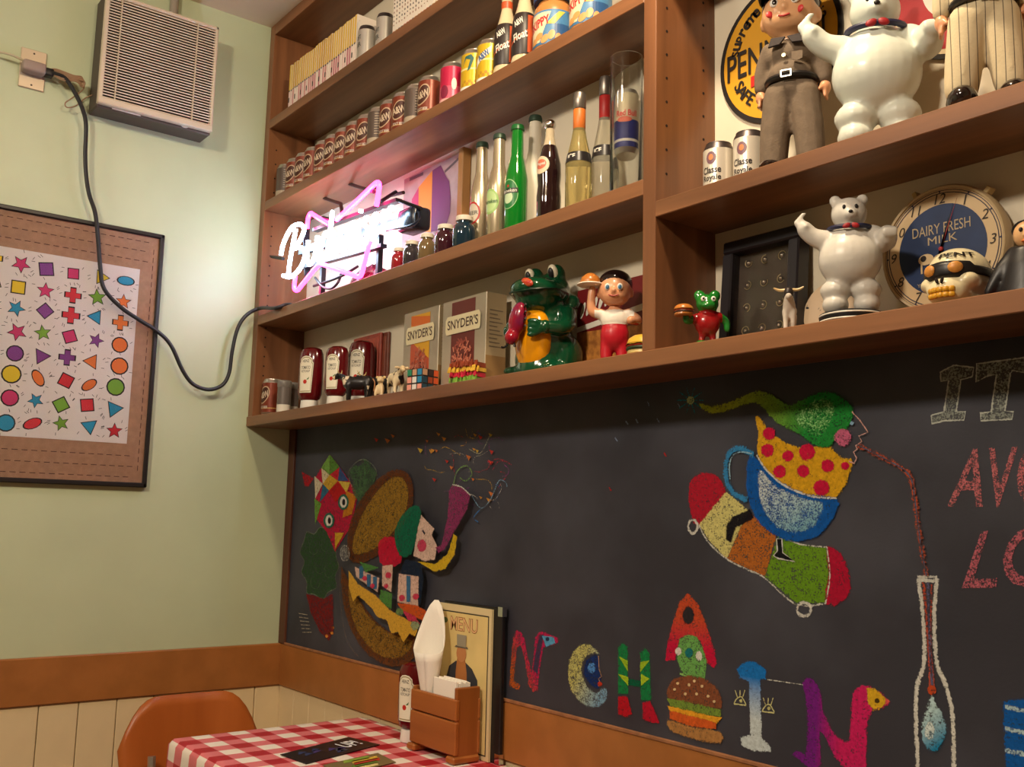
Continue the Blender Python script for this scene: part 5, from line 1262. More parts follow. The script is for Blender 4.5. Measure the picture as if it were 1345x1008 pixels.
# small upright calf
xq = xat(499, -.152, S4+.03)
t_ = thing('toy_calf', 'small cream toy calf sitting upright between the cows', 'figurine', (xq, -.150, S4), .6)
b = MB(); b.ell((0, 0, .020), (.010, .012, .018), M_cowc); limb(b, [(-.006, -.006, .026), (-.009, -.010, .012), (-.009, -.010, .002)], [.005, .004, .004], M_cowc); limb(b, [(.006, -.006, .026), (.009, -.010, .012), (.009, -.010, .002)], [.005, .004, .004], M_cowc)
b.ell((.0, -.002, .045), (.0095, .010, .0105), M_cowc); b.ell((0, -.010, .042), (.006, .006, .005), M_cowc); b.remesh('body', t_, .0022, 2)
for s_ in (-1, 1): MB().ell((s_*.010, 0, .052), (.005, .002, .004), M_horn, nu=8, nv=6).build('ear', t_)

# ---- frog bank
M_frog = mat('frog_green_glaze', (10, 66, 40), .12, coat=.6, noise=.1, ns=14); M_by = mat('belly_yellow_glaze', (226, 150, 14), .15, coat=.5)
fx = xat(713, -.088, S4+.1)
fgs = 1.12
fg = thing('frog_bank', 'glossy green ceramic frog with yellow belly holding a red bug', 'figurine', (fx, -.086, S4), math.radians(12))
b = MB()
b.ell((0, .006, .070), (.060, .050, .080), M_frog); b.ell((0, .010, .118), (.052, .046, .055), M_frog); b.lathe([(0, 0), (.052, 0), (.054, .01), (.050, .04), (0, .05)], M_frog, 20)
b.ell((0, -.014, .166), (.058, .066, .029), M_frog, RX(math.radians(-6)), nu=20, nv=12); b.ell((0, .010, .176), (.050, .042, .034), M_frog); b.ell((0, -.018, .150), (.046, .048, .030), M_frog)
for s_ in (-1, 1):
    b.ell((s_*.027, .004, .203), (.0185, .020, .024), M_frog)
    b.ell((s_*.052, .018, .040), (.024, .034, .042), M_frog); b.ell((s_*.050, -.020, .010), (.022, .036, .012), M_frog)
    b.ell((s_*.050, .030, .150), (.016, .014, .016), M_frog)
    limb(b, [(s_*.056, .006, .122), (s_*.068, -.016, .092), (s_*.046, -.048, .088)], [.018, .016, .013], M_frog)
b.remesh('body', fg, .0042, 5); fg.scale = (fgs, fgs, fgs)
MB().ell((0, -.030, .068), (.042, .030, .068), M_by, nu=22, nv=14).build('belly', fg)
for s_ in (-1, 1):
    hd = MB(); 
    for q in range(4): limb(hd, [(s_*.048, -.050, .088), (s_*(.034-.002*q), -.066, .098-.008*q), (s_*.020, -.070, .100-.009*q)], [.007, .006, .0045], M_frog)
    hd.ell((s_*.045, -.052, .088), (.013, .013, .014), M_frog); hd.remesh('hand', fg, .0022, 3)
    e_ = MB(); e_.ell((s_*.029, -.010, .206), (.0115, .009, .017), mat('frog_eye_white', (222, 214, 190), .2), RX(.35)).build('eye', fg)
    MB().ell((s_*.029, -.0150, .204), (.0075, .0062, .012), M_black, RX(.35)).build('pupil', fg)
MB().tube(smoothpts([(.056*math.cos(a_), -.014+.0655*math.sin(a_)*1.0-.0, .163+.004*math.cos(a_*2)) for a_ in [math.pi+.1+k*(math.pi-.2)/14 for k in range(15)]], 2), .0022, mat('frog_mouth_dark', (8, 40, 26), .3), 6).build('mouth_line', fg)
MB().ell((.016, -.074, .176), (.016, .004, .008), mat('frog_red_mark', (170, 26, 30), .3, rgb2=(190, 90, 50), ns=160), RY(.4)).build('red_mark', fg)
bg = MB(); bg.ell((-.006, -.074, .104), (.020, .015, .036), mat('bug_red', (150, 16, 34), .2, coat=.4, rgb2=(110, 20, 60), ns=30), RY(.25)); bg.ell((-.016, -.078, .070), (.016, .014, .016), mat('bug_red', (150, 16, 34), .2))
bg.remesh('bug', fg, .003, 4)
for q in range(4): MB().tube([(.012, -.076, .126-.014*q), (.022, -.084, .130-.014*q)], .002, M_black, 6).build('bug_leg', fg)
for a_ in (-1, 1): MB().tube(smoothpts([(-.016+a_*.008, -.080, .056), (-.016+a_*.014, -.084, .050), (-.016+a_*.016, -.090, .050)], 3), .0022, M_black, 6).build('bug_foot', fg)

# ---- food picture card behind the waiter figurine
a, b_ = xat(757, -.014, S4+.06), XD0-.002; zt = ztop(800, 372, -.014)-S4
t_ = thing('food_picture_card', 'dark red card printed with fried food standing behind the waiter figurine', 'card', (a, -.013, S4))
MB().box(0, b_-a, 0, .010, 0, zt, mat('card_red', (120, 26, 30), .45)).build('card', t_, smooth=False)
L = MB(); w = b_-a
L.poly([(0, -.0004, 0), (w, -.0004, 0), (w, -.0004, zt*.45), (0, -.0004, zt*.52)], mat('card_food_brown', (150, 92, 44), .5, rgb2=(206, 140, 66), ns=60))
L.poly([(0, -.0008, zt*.52), (w, -.0008, zt*.70), (w, -.0008, zt*.78), (0, -.0008, zt*.58)], I_w)
for q in range(5): L.poly([(x_, -.0012, z_) for x_, z_ in circ(.02+.02*q, zt*.76+.004*q, .006, .020, 12, 0, -.4)], I_w)
L.build('printed_food', t_, smooth=False)

# ---- waiter boy figurine (plain generic figure)
M_skin = mat('figurine_skin', (222, 158, 118), .32, coat=.2); M_hair = mat('figurine_hair', (28, 18, 18), .15, coat=.5)
M_shirt = mat('figurine_white', (232, 224, 212), .4); M_red = mat('figurine_red', (178, 24, 40), .35)
wx = xat(806, -.095, S4+.1)
wt = thing('waiter_figurine', 'boy waiter figurine with black hair and red trousers raising a tray', 'figurine', (wx, -.092, S4), math.radians(42))
b = MB(); sk, sh, rd = M_skin, M_shirt, M_red
b.mats = [M_skin, M_shirt, M_red]
b.ell((0, 0, .062), (.030, .024, .034), M_red); b.ell((0, 0, .094), (.030, .022, .026), M_shirt)
for s_ in (-1, 1): limb(b, [(s_*.014, 0, .055), (s_*.016, 0, .028), (s_*.016, -.002, .012)], [.015, .014, .012], M_red)
b.tube([(0, 0, .105), (0, 0, .125)], .012, M_skin, 10)
limb(b, [(-.028, 0, .106), (-.046, -.004, .112), (-.048, -.006, .136), (-.046, -.006, .158)], [.012, .010, .009, .008], M_skin)
limb(b, [(.028, 0, .106), (.046, -.004, .092), (.034, -.026, .088)], [.012, .011, .009], M_skin)
def wm(c):
    if abs(c.x) > .033 and c.z > .085 and (abs(c.x) > .040 or c.y < -.018): return 0
    if c.y < -.021 and c.z > .075 and c.x > .022: return 0
    if c.z > .113: return 0
    return 2 if c.z < .083 else 1
b.remesh('body', wt, .003, 5, wm)
hd = MB(); hd.ell((0, -.002, .155), (.034, .033, .034), M_skin, nu=20, nv=14); hd.ell((0, -.012, .142), (.026, .024, .020), M_skin)
for s_ in (-1, 1): hd.ell((s_*.034, .004, .150), (.005, .007, .010), M_skin)
hd.ell((0, -.037, .148), (.005, .005, .005), M_skin)
hd.remesh('head', wt, .0028, 3)
MB().ell((0, .006, .169), (.0362, .0350, .0300), M_hair, RX(math.radians(-18)), nu=22, nv=12).build('hair', wt)
for s_ in (-1, 1):
    e_ = MB().ell((s_*.0125, -.0330, .156), (.0058, .0030, .0075), M_white, nu=10, nv=8).build('eye', wt)
    MB().ell((s_*.0125, -.0355, .155), (.0036, .0015, .0048), mat('eye_blue', (60, 104, 140), .2), nu=10, nv=8).build('iris', wt)
    MB().ell((s_*.016, -.008, .007), (.013, .022, .008), M_black, nu=12, nv=8).build('shoe', wt)
MB().tube(smoothpts([(-.010, -.0350, .139), (0, -.0372, .136), (.010, -.0350, .139)], 3), .0013, mat('lip_red', (170, 60, 56), .4), 6).build('mouth', wt)
MB().lathe([(0, .163), (.022, .163), (.028, .166), (.027, .168), (0, .167)], M_shirt, 24, c=(-.050, -.008, 0)).build('tray', wt)
M_bun = mat('bun_brown', (190, 116, 48), .3, coat=.3)
def burger(name, label, loc, r, rotz=0, parent=None, top=M_bun, bot=None, meat=(74, 40, 26), gr=(80, 110, 40), rdx=(196, 60, 36)):
    t_ = parent
    if parent is None: t_ = thing(name, label, 'toy burger', loc, rotz); o3 = (0, 0, 0)
    else: o3 = loc
    bot = bot or top; k = r
    MB().lathe([(0, 0), (.86*k, 0), (.98*k, .12*k), (.96*k, .30*k), (0, .32*k)], bot, 24, c=o3).build('bottom_bun', t_)
    MB().lathe([(0, .30*k), (1.0*k, .30*k), (1.05*k, .40*k), (1.0*k, .50*k), (0, .50*k)], mat('patty_%d' % meat[0], meat, .5), 24, c=o3).build('patty', t_)
    MB().lathe([(0, .49*k), (.98*k, .49*k), (1.04*k, .55*k), (.98*k, .60*k), (0, .6*k)], mat('filling_%d' % rdx[0], rdx, .35), 24, c=o3).build('tomato', t_)
    lt = MB(); vs = [(0, 0, .62*k)]; 
    for q in range(32): a_ = 2*math.pi*q/32; vs.append(((1.04+.05*(q % 2))*k*math.cos(a_), (1.04+.05*(q % 2))*k*math.sin(a_), (.58+.07*((q//2) % 2))*k))
    lt.add([(o3[0]+p[0], o3[1]+p[1], o3[2]+p[2]) for p in vs], [[0, q+1, (q+1) % 32+1] for q in range(32)], mat('lettuce_%d' % gr[0], gr, .4)).build('lettuce', t_)
    MB().lathe([(0, .64*k), (.97*k, .64*k), (1.0*k, .72*k), (.90*k, .98*k), (.62*k, 1.18*k), (.3*k, 1.26*k), (0, 1.28*k)], top, 24, c=o3).build('top_bun', t_)
    return t_
MB().lathe([(0, .167), (.021, .167), (.022, .172), (.018, .182), (.008, .190), (0, .191)], M_bun, 20, c=(-.050, -.008, 0)).build('pudding', wt)
burger('toy_burger', 'toy burger with a yellow bun beside the divider', (XD0-.034, -.130, S4), .033, 0, None, mat('bun_yellow', (222, 176, 60), .28, coat=.4), mat('bun_cream', (214, 190, 120), .35), (44, 60, 36), (44, 70, 36), (186, 60, 40))

# ---- right bay, bottom row
# little green creature with a burger (plain generic figure)
gx = xat(929, -.118, S4+.04)
g = thing('green_creature_figurine', 'small green headed figurine in a red shirt holding up a burger', 'figurine', (gx, -.118, S4), math.radians(48))
M_gg = mat('creature_green', (30, 118, 40), .2, coat=.4); M_gr = mat('creature_red', (150, 20, 24), .25, coat=.3)
b = MB(); b.mats = [M_gg, M_gr]
b.ell((0, 0, .045), (.024, .020, .024), M_gr); b.ell((0, -.002, .080), (.021, .019, .018), M_gg); b.ell((0, -.016, .074), (.014, .010, .008), M_gg)
for s_ in (-1, 1): b.ell((s_*.014, .002, .096), (.011, .008, .011), M_gg); limb(b, [(s_*.009, 0, .030), (s_*.010, 0, .012)], [.007, .006], M_gr); b.ell((s_*.013, -.008, .006), (.010, .018, .006), M_gg)
limb(b, [(-.020, 0, .055), (-.036, -.010, .046), (-.040, -.016, .052)], [.008, .007, .007], M_gg); limb(b, [(.020, 0, .058), (.034, .006, .050), (.036, .004, .034)], [.008, .007, .006], M_gg)
b.remesh('body', g, .0028, 4, lambda c: 1 if (.012 < c.z < .066 and abs(c.x) < .0262) else 0)
for s_ in (-1, 1):
    MB().ell((s_*.009, -.0185, .086), (.0045, .003, .005), M_white, nu=10, nv=8).build('eye', g); MB().ell((s_*.009, -.0210, .086), (.002, .0012, .0022), M_black, nu=8, nv=6).build('pupil', g)
burger('b', None, (-.044, -.018, .054), .0175, 0, g)

# black shadow frame with shiny studs
y0 = -.060
a = xat(941, y0, S4+.15); b2 = xat(1042, y0, S4+.15); zt = ztop(1040, 290, y0)-S4; w = b2-a
fm = thing('shadow_box_frame', 'black shadow box frame with rows of shiny studs leaning on the shelf wall', 'frame', (a, y0, S4))
fm.rotation_euler = (math.radians(-5), 0, 0)
M_fb = mat('frame_black_wood', (30, 25, 30), .38); dp = .034; bwid = .024
for q in ((0, w, 0, bwid), (0, w, zt-bwid, zt)): MB().rbox(q[0], q[1], 0, dp, q[2], q[3], .003, M_fb).build('frame_bar', fm, smooth=False)
for q in ((0, bwid), (w-bwid, w)): MB().rbox(q[0], q[1], 0, dp, bwid, zt-bwid, .003, M_fb).build('frame_bar', fm, smooth=False)
MB().box(bwid-.002, w-bwid+.002, dp-.010, dp-.002, bwid-.002, zt-bwid+.002, mat('backing_brown', (74, 62, 50), .5)).build('backing', fm, smooth=False)
for r_ in range(4):
    for c_ in range(3):
        xx = bwid+(w-2*bwid)*(.20+.30*c_); zz = bwid+(zt-2*bwid)*(.10+.26*r_)
        o = MB().ell((0, 0, 0), (.0048, .0048, .0048), M_chrome, nu=12, nv=8); o.tube(smoothpts([(.008*math.cos(q*.8), -.001, .008*math.sin(q*.8)) for q in range(6)], 2), .0009, mat('stud_wire', (190, 170, 130), .3, .8), 5); o.build('stud', fm, (xx, dp-.014, zz), rot=(0, r_*1.3+c_, 0))
MB().box(bwid-.002, w-bwid+.002, .008, .0095, bwid-.002, zt-bwid+.002, mat('frame_glass', (255, 255, 255), .02, trans=1, ior=1.25)).build('glass_pane', fm, smooth=False)
# longhorn figure
lx = xat(1031, -.140, S4+.03)
lh = thing('longhorn_figurine', 'small white longhorn cow figurine with dark head in front of the black frame', 'figurine', (lx, -.128, S4), math.radians(35))
M_lw = mat('longhorn_white', (214, 204, 190), .4, rgb2=(150, 128, 104), ns=30, lo=.55, hi=.7)
b = MB(); b.ell((0, .008, .038), (.012, .026, .013), M_lw); limb(b, [(0, -.012, .042), (0, -.022, .054)], [.011, .008], M_lw)
for sx, sy in ((-.006, -.013), (.006, -.013), (-.006, .027), (.006, .027)): limb(b, [(sx, sy, .034), (sx, sy, .016), (sx, sy, .002)], [.006, .0042, .0042], M_lw)
b.remesh('body', lh, .0022, 3)
hd = MB(); hd.ell((0, -.028, .062), (.008, .009, .0095), mat('longhorn_head', (44, 34, 32), .4)); hd.ell((0, -.036, .054), (.0055, .006, .0055), M_lw); hd.build('head', lh)
for s_ in (-1, 1): MB().tube(smoothpts([(s_*.006, -.026, .067), (s_*.015, -.026, .067), (s_*.024, -.027, .071)], 3), [.0028, .0027, .0026, .0024, .0022, .0018, .0012], M_horn, 6).build('horn', lh)
MB().tube(smoothpts([(0, .034, .044), (.001, .040, .034), (.0, .039, .014)], 3), .002, M_lw, 6).build('tail', lh)
# cow print plate
cxp = ony(1089, 388, -.030)
t_ = thing('cow_print_plate', 'round cream plate with black cow patches leaning behind the white figurine', 'plate', (cxp.x, -.036, S4))
rp = (cxp.z-S4)+.035
MB().lathe([(0, 0), (.6, 0), (.95, .05), (1.0, .09), (.96, .10), (.6, .05), (0, .05)], mat('cow_plate', (216, 190, 158), .35, rgb2=(40, 44, 54), ns=30, lo=.56, hi=.58), 36, Matrix.Translation((0, .010, .052)) @ Matrix.Rotation(math.radians(90-10), 4, 'X') @ Matrix.Scale(.052, 4)).build('dish', t_)
MB().rbox(-.03, .03, -.006, .026, 0, .006, .002, M_fb).build('plate_stand', t_, smooth=False)

# white rounded figurines (plain bear stand-ins)
M_wf = mat('white_vinyl', (214, 220, 210), .36, noise=.03, ns=12, coat=.15); M_wf2 = mat('white_painted_metal', (208, 204, 196), .34, noise=.06, ns=30)
M_navy = mat('navy_cloth', (34, 36, 66), .5)
def snow(label, loc, rotz, h, m_, base):
    t_ = thing('white_figurine', label, 'figurine', loc, rotz); k = h; b = MB(); t_.scale = (.92, .92, 1)
    b.ell((0, 0, .46*k), (.27*k, .23*k, .235*k), m_, nu=24, nv=14); b.ell((0, 0, .60*k), (.20*k, .17*k, .15*k), m_)
    b.ell((0, -.01*k, .84*k), (.155*k, .145*k, .135*k), m_, nu=20, nv=12)
    for s_ in (-1, 1):
        b.ell((s_*.125*k, 0, .205*k), (.135*k, .135*k, .095*k), m_); b.ell((s_*.13*k, -.01*k, .085*k), (.115*k, .13*k, .085*k), m_)
    for s_ in (-1, 1): b.ell((s_*.115*k, 0, .955*k), (.052*k, .035*k, .052*k), m_)
    b.ell((0, -.135*k, .805*k), (.06*k, .05*k, .045*k), m_)
    limb(b, [(-.19*k, 0, .62*k), (-.31*k, -.02*k, .66*k), (-.38*k, -.04*k, .72*k)], [.095*k, .075*k, .07*k], m_)
    limb(b, [(.19*k, 0, .64*k), (.29*k, -.03*k, .60*k), (.30*k, -.12*k, .62*k)], [.105*k, .095*k, .085*k], m_)
    for q in range(4): limb(b, [(-.40*k, -.045*k, .73*k), (-.445*k+.012*k*q, -.05*k, .76*k+.02*k*q), (-.46*k+.026*k*q, -.055*k, .78*k+.022*k*q)], [.026*k, .022*k, .018*k], m_)
    limb(b, [(-.37*k, -.06*k, .70*k), (-.37*k, -.11*k, .73*k)], [.026*k, .02*k], m_)
    for q in range(4): limb(b, [(.27*k+.028*k*q, -.17*k, .66*k), (.27*k+.028*k*q, -.215*k, .64*k), (.27*k+.028*k*q, -.205*k, .60*k)], [.022*k, .022*k, .018*k], m_)
    b.remesh('body', t_, .016*k, 3)
    MB().tube([(.175*k*math.cos(q*math.pi/12), .160*k*math.sin(q*math.pi/12)-.006*k, .715*k+.012*k*math.sin(q*math.pi/12)) for q in range(24)], .020*k, M_navy, 8, closed=True).build('ribbon', t_)
    MB().ell((-.035*k, -.178*k, .700*k), (.036*k, .014*k, .022*k), mat('bow_red', (150, 26, 34), .5), RY(-.3)).ell((.035*k, -.178*k, .700*k), (.036*k, .014*k, .022*k), mat('bow_red', (150, 26, 34), .5), RY(.3)).build('bow', t_)
    MB().ell((0, -.183*k, .815*k), (.020*k, .014*k, .014*k), M_black, nu=8, nv=6).build('nose', t_)
    for s_ in (-1, 1): MB().ell((s_*.05*k, -.143*k, .865*k), (.016*k, .010*k, .020*k), M_black, nu=8, nv=6).build('eye', t_)
    if base:
        MB().lathe([(0, -.075*k), (.26*k, -.075*k), (.27*k, -.06*k), (.27*k, .0), (.25*k, .012*k), (0, .012*k)], [M_black, M_black, M_black, M_black, M_black], 32).build('base', t_)
        for z_ in (-.058, -.012): MB().lathe([(.272*k, (z_-.006)*k), (.276*k, z_*k), (.272*k, (z_+.006)*k)], I_w, 32).build('base_stripe', t_)
    return t_
sx_ = xat(1118, -.115, S4+.1); hs = (ztop(1125, 268, -.1)-S4-.014)
snow('white rounded bear figurine with navy ribbon on a dark round base', (sx_, -.118, S4+.0148), math.radians(38), .196, M_wf2, True)
yq2 = -.085; bx2 = xat(1152, yq2, T1+.1)
snow('large white rounded bear figurine with navy ribbon standing between two dolls', (bx2, yq2, T1), math.radians(36), .282, M_wf, False)

# clock
yc_ = -.022; cc = ony(1236, 327, yc_-.012)
ck = thing('wall_clock', 'round cream clock with a navy centre leaning at the back of the shelf', 'clock', (cc.x, yc_, cc.z))
RC = .098
RX90 = Matrix.Rotation(math.pi/2, 4, 'X')
MB().lathe([(0, -.012), (RC*1.03, -.012), (RC*1.05, -.004), (RC*1.05, .008), (RC*1.02, .013), (RC*.985, .012), (RC*.98, .009), (0, .009)], [mat('clock_case', (190, 166, 128), .45)]*7, 48, RX90).build('case', ck)
MB().lathe([(0, .0095), (RC*.975, .0095)], mat('clock_face', (216, 188, 146), .5), 48, RX90).build('dial', ck)
MB().lathe([(0, .0099), (RC*.735, .0099)], mat('clock_navy', (28, 50, 92), .45, noise=.2, ns=14), 48, RX90).build('centre_disc', ck)
L = MB(); 
for rr_, wdt in ((RC*.955, .0011), (RC*.915, .0014)): L.ribbon([(rr_*math.cos(q*math.pi/24), -.0101, rr_*math.sin(q*math.pi/24)) for q in range(48)], wdt, (0, 1, 0), mat('clock_ink', (48, 48, 74), .6), True)
for q in range(12): a_ = q*math.pi/6; L.poly([((RC*.95)*math.cos(a_+d_)*s2, -.0103, (RC*.95)*math.sin(a_+d_)*s2) for d_, s2 in ((-.018, 1), (.018, 1), (0, .955))], mat('clock_ink', (48, 48, 74), .6))
L.build('minute_ring', ck, smooth=False)
def CF_(l): return lambda a_, b_: (a_, -.0100-.0003*l, b_)
for q in range(1, 13):
    a_ = math.pi/2-q*math.pi/6; L = MB(); L.flat(shift(text2d(str(q), None, .0155, None, 0, .25), RC*.825*math.cos(a_), RC*.825*math.sin(a_)), CF_(1), mat('clock_numeral', (58, 50, 44), .6)); L.build('numeral', ck, smooth=False)
M_ct = mat('clock_text', (190, 170, 136), .6)
L = MB(); L.flat(shift(text2d('DAIRY FRESH', .095, .0165, None, .0), .0, .034), CF_(2), M_ct); L.flat(shift(text2d('MILK', .048, .0125), .002, .016), CF_(2), M_ct); L.flat(shift(text2d("YOU'RE SO FRESH", .085, .006), 0, -.052), CF_(2), M_ct)
L.build('lettering', ck, smooth=False)
L = MB()
for q in range(3):
    dx_ = -.026+.024*q; L.poly([(p[0], -.0110-.0002*q, p[1]) for p in circ(dx_, -.012-.004*q, .013, .009, 14)], M_cowc); L.poly([(p[0], -.0114-.0002*q, p[1]) for p in circ(dx_-.004, -.010-.004*q, .005, .005, 10)], I_k); L.poly([(p[0], -.0114-.0002*q, p[1]) for p in rect(dx_-.009, dx_-.006, -.034, -.016)], M_cowc); L.poly([(p[0], -.0114-.0002*q, p[1]) for p in rect(dx_+.006, dx_+.009, -.034, -.016)], M_cowc)
L.build('printed_cows', ck, smooth=False)
for a_, ln, wdt, m_ in ((1.28, .050, .0022, M_black), (1.25, .072, .0018, M_black), (1.2, .082, .0010, mat('hand_red', (170, 40, 40), .5))):
    MB().slab([(-.008*math.cos(a_)-wdt*math.sin(a_), -.0125, -.008*math.sin(a_)+wdt*math.cos(a_)), (-.008*math.cos(a_)+wdt*math.sin(a_), -.0125, -.008*math.sin(a_)-wdt*math.cos(a_)), (ln*math.cos(a_), -.0125, ln*math.sin(a_))], (0, -.0006, 0), m_).build('clock_hand', ck, smooth=False)
MB().lathe([(0, .0125), (.004, .0125), (.003, .0145), (0, .0145)], mat('hand_red', (170, 40, 40), .5), 12, RX90).build('hand_hub', ck)
for q in (0, 1): MB().rbox(-.004+.0*q, .004, -.008, .008, RC*1.03, RC*1.03+.012, .001, M_horn, Matrix.Rotation(-.42 if q else .75, 4, 'Y')).build('rim_clip', ck, smooth=False)
MB().rbox(-.04, .04, -.020, .016, S4-cc.z, S4-cc.z+(cc.z-S4-RC*1.0), .002, M_fb).build('clock_foot', ck, smooth=False)

# skull with a black mask band
kx = xat(1256, -.112, S4+.03)
sk = thing('skull_figurine', 'cream skull money box with black mask band and yellow teeth', 'figurine', (kx, -.108, S4), math.radians(2))
M_bone = mat('bone_cream', (222, 210, 172), .3, coat=.2)
b = MB(); b.ell((0, .006, .046), (.040, .048, .038), M_bone, nu=22, nv=14); b.ell((0, -.026, .020), (.028, .024, .021), M_bone); b.lathe([(0, 0), (.026, 0), (.030, .012), (0, .03)], M_bone, 20, c=(0, -.006, 0))
for s_ in (-1, 1): b.ell((s_*.026, -.020, .032), (.013, .018, .011), M_bone)
b.remesh('cranium', sk, .003, 4); sk.scale = (1.08, 1.08, 1.08)
def sk_pt(a_, z_, off=.0): return ((.0405+off)*math.sin(a_)*math.sqrt(max(.05, 1-((z_-.046)/.038)**2)), .006-(.0485+off)*math.cos(a_)*math.sqrt(max(.05, 1-((z_-.046)/.038)**2)), z_)
vs = []; fs = []; N_ = 40
for i_ in range(N_+1):
    a_ = -2.4+4.8*i_/N_; wd_ = .011 if abs(a_) < .9 else .006
    for j_ in range(5): z_ = .047-.004*abs(a_)*.6+wd_*(j_/4*2-1); vs.append(sk_pt(a_, z_, .0022))
for i_ in range(N_):
    for j_ in range(4): p = i_*5+j_; fs.append([p, p+1, p+6, p+5])
o = MB().add(vs, fs, M_black).build('mask_band', sk); o.modifiers.new('s', 'SOLIDIFY').thickness = .001
for s_ in (-1, 1):
    c_ = sk_pt(s_*.42, .048, .0026); MB().ell(c_, (.0095, .004, .0078), mat('mask_eye_amber', (200, 136, 60), .4, noise=.2, ns=90), RZ(s_*.42), nu=16, nv=8).build('mask_eye', sk)
    MB().ell((s_*.0035, -.0495, .031), (.0024, .002, .0045), M_hole, RY(s_*.35), nu=8, nv=6).build('nostril', sk)
for q in range(5):
    a_ = (q-2)*.30
    for z_ in (.0080, .0155): MB().rbox(-.0040, .0040, -.003, .003, 0, .0070, .0014, mat('teeth_yellow', (206, 150, 40), .35), Matrix.Translation((.0245*math.sin(a_), -.026-.0230*math.cos(a_), z_)) @ Matrix.Rotation(a_, 4, 'Z')).build('tooth', sk, ang=60)
L = MB(); tx_ = text2d('PENT', .044, .010, .003, .03); L.add([sk_pt(a2/.034+.45, .0675+b2_*.72, .0016) for a2, b2_ in tx_[0]], tx_[1], M_black); L.build('lettering', sk, smooth=False)

# cloaked figurine at the end of the shelf
px_ = xat(1345, -.105, S4+.05)
pg = thing('cloaked_figurine', 'black cloaked figurine with cream face beside the skull', 'figurine', (px_, -.092, S4), math.radians(25))
b = MB(); b.lathe([(0, 0), (.040, 0), (.042, .006), (.032, .05), (.022, .075), (0, .08)], M_black, 24, sq=(1, .85)); limb(b, [(-.016, 0, .068), (-.036, -.006, .040), (-.052, -.010, .012)], [.012, .011, .006], M_black); limb(b, [(.016, 0, .068), (.036, -.006, .040), (.045, -.010, .016)], [.012, .011, .006], M_black)
b.remesh('cloak', pg, .0035, 4)
hd = MB(); hd.ell((0, -.008, .092), (.018, .017, .020), mat('face_peach', (216, 170, 120), .35)); hd.ell((0, -.026, .088), (.005, .007, .004), mat('face_peach', (216, 170, 120), .35)); hd.remesh('head', pg, .002, 2)
MB().ell((0, .000, .101), (.0195, .018, .0145), M_black, nu=16, nv=10).build('hood', pg)
MB().ell((0, -.022, .080), (.008, .004, .0025), mat('mouth_orange', (206, 110, 50), .4), nu=10, nv=6).build('mouth', pg)
for s_ in (-1, 1): MB().ell((s_*.0075, -.0235, .096), (.0028, .002, .0034), M_black, nu=8, nv=6).build('eye', pg)
MB().slab([(-.004, -.037, .036), (.004, -.037, .036), (.006, -.0365, .046), (-.002, -.0365, .046)], (0, -.001, 0), M_white).build('white_mark', pg, smooth=False)
MB().rbox(-.060, .050, -.045, .045, -.0, .0035, .001, mat('figurine_base_red', (120, 40, 50), .5)).build('base', pg, smooth=False)

# ---- right bay, upper shelf
M_cr = mat('can_cream', (214, 206, 192), .32, .3)
for u, y, lbl in ((944, -.110, 'white beer can with black lettering next to the divider'), (984, -.095, 'white beer can with black lettering behind the doll in uniform')):
    x = xat(u, y, T1+.05); hh = ztop(u, 191 if u < 960 else 176, y)-T1
    t_ = thing('beer_can', lbl, 'can', (x, y, T1), .55)
    can_body(t_, .0285, hh, None, [(1, M_cr)])
    L = MB(); L.wrap(shift(text2d('Classe', .038, .013, .004, .02), 0, hh*.42), .0289, I_k, -.35); L.wrap(shift(text2d('Royale', .038, .014, .004, .02), 0, hh*.25), .0289, I_k, -.35)
    L.wrap(shape2d(circ(0, hh*.66, .010, .012, 14), .004), .0289, inkm('crest_mauve', (120, 84, 96)), -.35); L.wrap(shape2d(circ(0, hh*.67, .005, .006, 12), .004), .0292, inkm('crest_orange', (206, 130, 80)), -.35); L.build('lettering', t_, smooth=False)
    for c in t_.children:
        if c.name.startswith('lid'): c.data.materials[0] = mat('can_lid_dark', (92, 84, 84), .35, .8)
# round tin signs
def tin(label, loc, r, rings, extra):
    t_ = thing('tin_sign', label, 'sign', loc)
    last_ = 0
    for i_, (f_, m_) in enumerate(rings):
        MB().lathe([(0, -.003), (r*f_, -.003), (r*f_, .0005+.0004*i_), (0, .0005+.0004*i_)], m_, 56, RX90).build('disc' if i_ == 0 else 'printed_ring', t_)
    extra(t_, r); return t_
def TF(l): return lambda a_, b_: (a_, -.0012-.0004*l, b_)
def arc_text(L, txt, r, a0, a1, h, m_, l, out=True):
    n_ = len(txt)
    for i_, ch_ in enumerate(txt):
        if ch_ == ' ': continue
        a_ = a0+(a1-a0)*i_/(n_-1); vf = text2d(ch_, None, h, None, .02)
        L.flat(shift(vf, r*math.cos(a_), r*math.sin(a_), a_-math.pi/2 if out else a_+math.pi/2), TF(l), m_)
I_sk = mat('sign_black', (34, 30, 28), .4); M_sy = mat('sign_yellow', (218, 160, 40), .4)
def sx1(t_, r):
    L = MB(); L.flat(shift(text2d('PENNZOIL', r*1.72, r*.40, None, .01), 0, .0), TF(4), I_sk); L.build('brand_lettering', t_, smooth=False)
    L = MB(); arc_text(L, 'SAFE LUBRICATION', r*.72, math.radians(205), math.radians(335), r*.17, I_sk, 4, False); L.build('rim_lettering', t_, smooth=False); L = MB(); arc_text(L, 'Supreme Pennsylvania', r*.74, math.radians(165), math.radians(15), r*.13, I_sk, 4, True); L.build('rim_lettering', t_, smooth=False)
    MB().poly([(p[0], -.0026, p[1]) for p in [(-r*.45, -r*.24), (r*.45, -r*.24), (r*.40, -r*.40), (.0, -r*.34), (-r*.45, -r*.40)]], mat('sign_red', (190, 40, 34), .4)).build('bell_emblem', t_, smooth=False)
